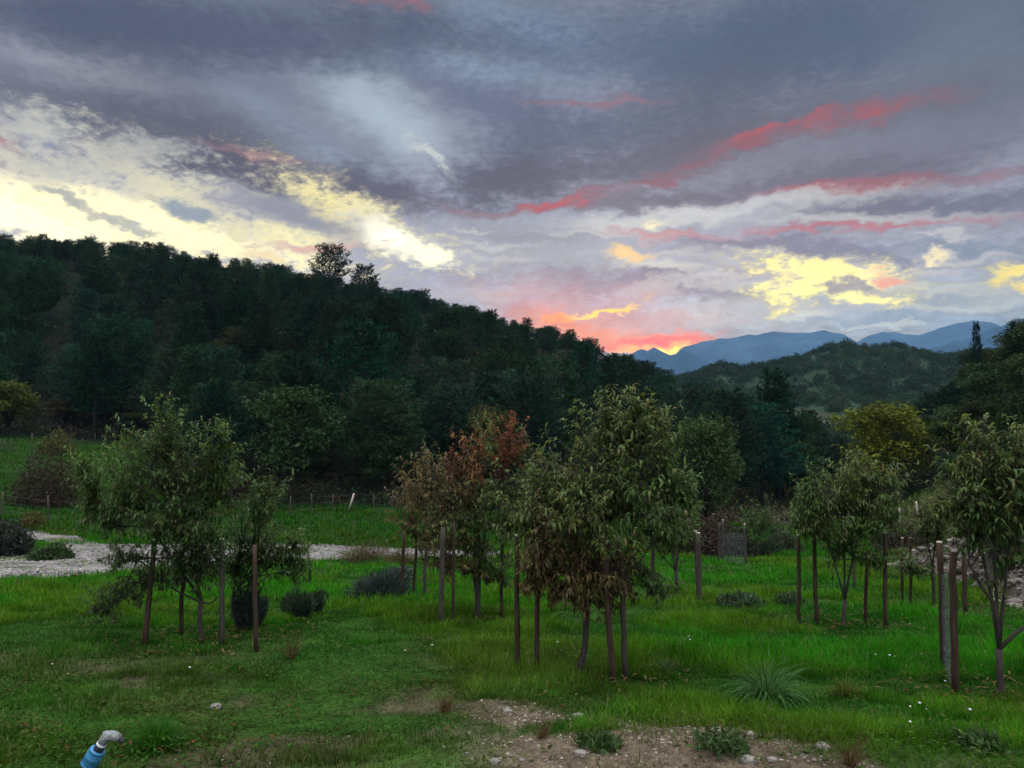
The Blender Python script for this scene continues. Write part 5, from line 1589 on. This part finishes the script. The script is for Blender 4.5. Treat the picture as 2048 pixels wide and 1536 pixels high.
M_BLUE = solid_mat('blue plastic', [(.3, (.030, .16, .30)), (.7, (.05, .23, .40))], 14, rough=.42, spec=.45, bump=.08)
M_BLACK = solid_mat('black polythene', [(.3, (.012, .012, .016)), (.7, (.03, .03, .036))], 14, rough=.5, spec=.4, bump=.05)
M_CLOTH = solid_mat('grey wrapped cloth', [(.3, (.16, .17, .16)), (.7, (.36, .37, .35))], 40, rough=.95, spec=.1, bump=.7)
M_RING = solid_mat('white plastic ring', [(.3, (.55, .56, .56)), (.7, (.7, .7, .7))], 20, rough=.45, bump=0)
foot = pp(96, 1660); foot[2] = hz(foot[0], foot[1]) - .1
O = thing('water_pipe', np.array((foot[0], foot[1], foot[2] + .1)), 'black water pipe with a blue coupling and a grey cloth wrapped outlet', 'water pipe')
o0 = np.array(O.location)


def part(name, VF, m_, parent=O):
    V, F = VF
    return link(name, mesh_of(name, V - o0, F, m_, smooth=True), parent)


low = pp(174, 1536)
part('pipe', tubes([(np.array([foot, foot * .5 + low * .5 + (-.01, 0, .02), low, pp(182, 1524)]), np.array([9.5, 9.5, 9.5, 9.5]) * kp)], 20), M_BLACK)
cb_ = part('coupling', lathe(along((176, 1532), (196, 1500), [(0, 10), (.02, 15.5), (.10, 16.2), (.12, 15.4), (.5, 15.6), (.52, 16.2), (.6, 16.2), (.62, 15.4), (.9, 14.6), (.93, 15.4), (1, 15.4), (1.01, 10)])), M_BLUE)
ribs = []
a, b = pp(180, 1526), pp(193, 1505)
ax = (b - a) / np.linalg.norm(b - a)
u_ = np.cross(ax, (0, 1, 0)); u_ /= np.linalg.norm(u_); v_ = np.cross(ax, u_)
for kk in range(18):
    an = kk * 6.283 / 18
    off_ = (math.cos(an) * u_ + math.sin(an) * v_) * 15.4 * kp
    ribs.append((np.array([a + off_, (a + b) / 2 + off_, b + off_]), np.array([1.0, 1.0, 1.0]) * kp))
part('grip_ribs', tubes(ribs, 5), M_BLUE, cb_)
part('neck', lathe(along((195, 1502), (203, 1489), [(0, 9.5), (.3, 9.5), (.34, 9.9), (.5, 9.9), (.54, 9.5), (.8, 9.5), (1, 9)])), M_BLACK)
part('ring', lathe(along((202, 1490.5), (204.5, 1486.5), [(0, 8), (.05, 9.8), (.4, 10), (.45, 9.2), (.6, 9.2), (.65, 9.8), (.95, 9.6), (1, 8)])), M_RING)
cl_p = np.array([pp(204, 1487), pp(208, 1480), pp(213, 1474.5), pp(222, 1471.5), pp(232, 1473), pp(240, 1475.5)])
V, F = tubes([(cl_p, np.array([8.2, 9.6, 10.6, 10.2, 9.0, 7.0]) * kp)], 26)
V = V + rand_dirs(len(V), np.random.RandomState(2)) * .7 * kp
part('cloth_wrap', (V, F), M_CLOTH)
kb = lathe(along((206, 1467.5), (217, 1464.5), [(0, 2.5), (.15, 4), (.85, 4.2), (1, 2.5)]), 14)
part('cloth_knot', kb, M_CLOTH)
part('outlet', lathe(along((238, 1475), (247, 1486), [(0, 5.5), (.2, 6), (.6, 5.5), (.9, 5), (1, 3.8)]), 18), M_BLACK)
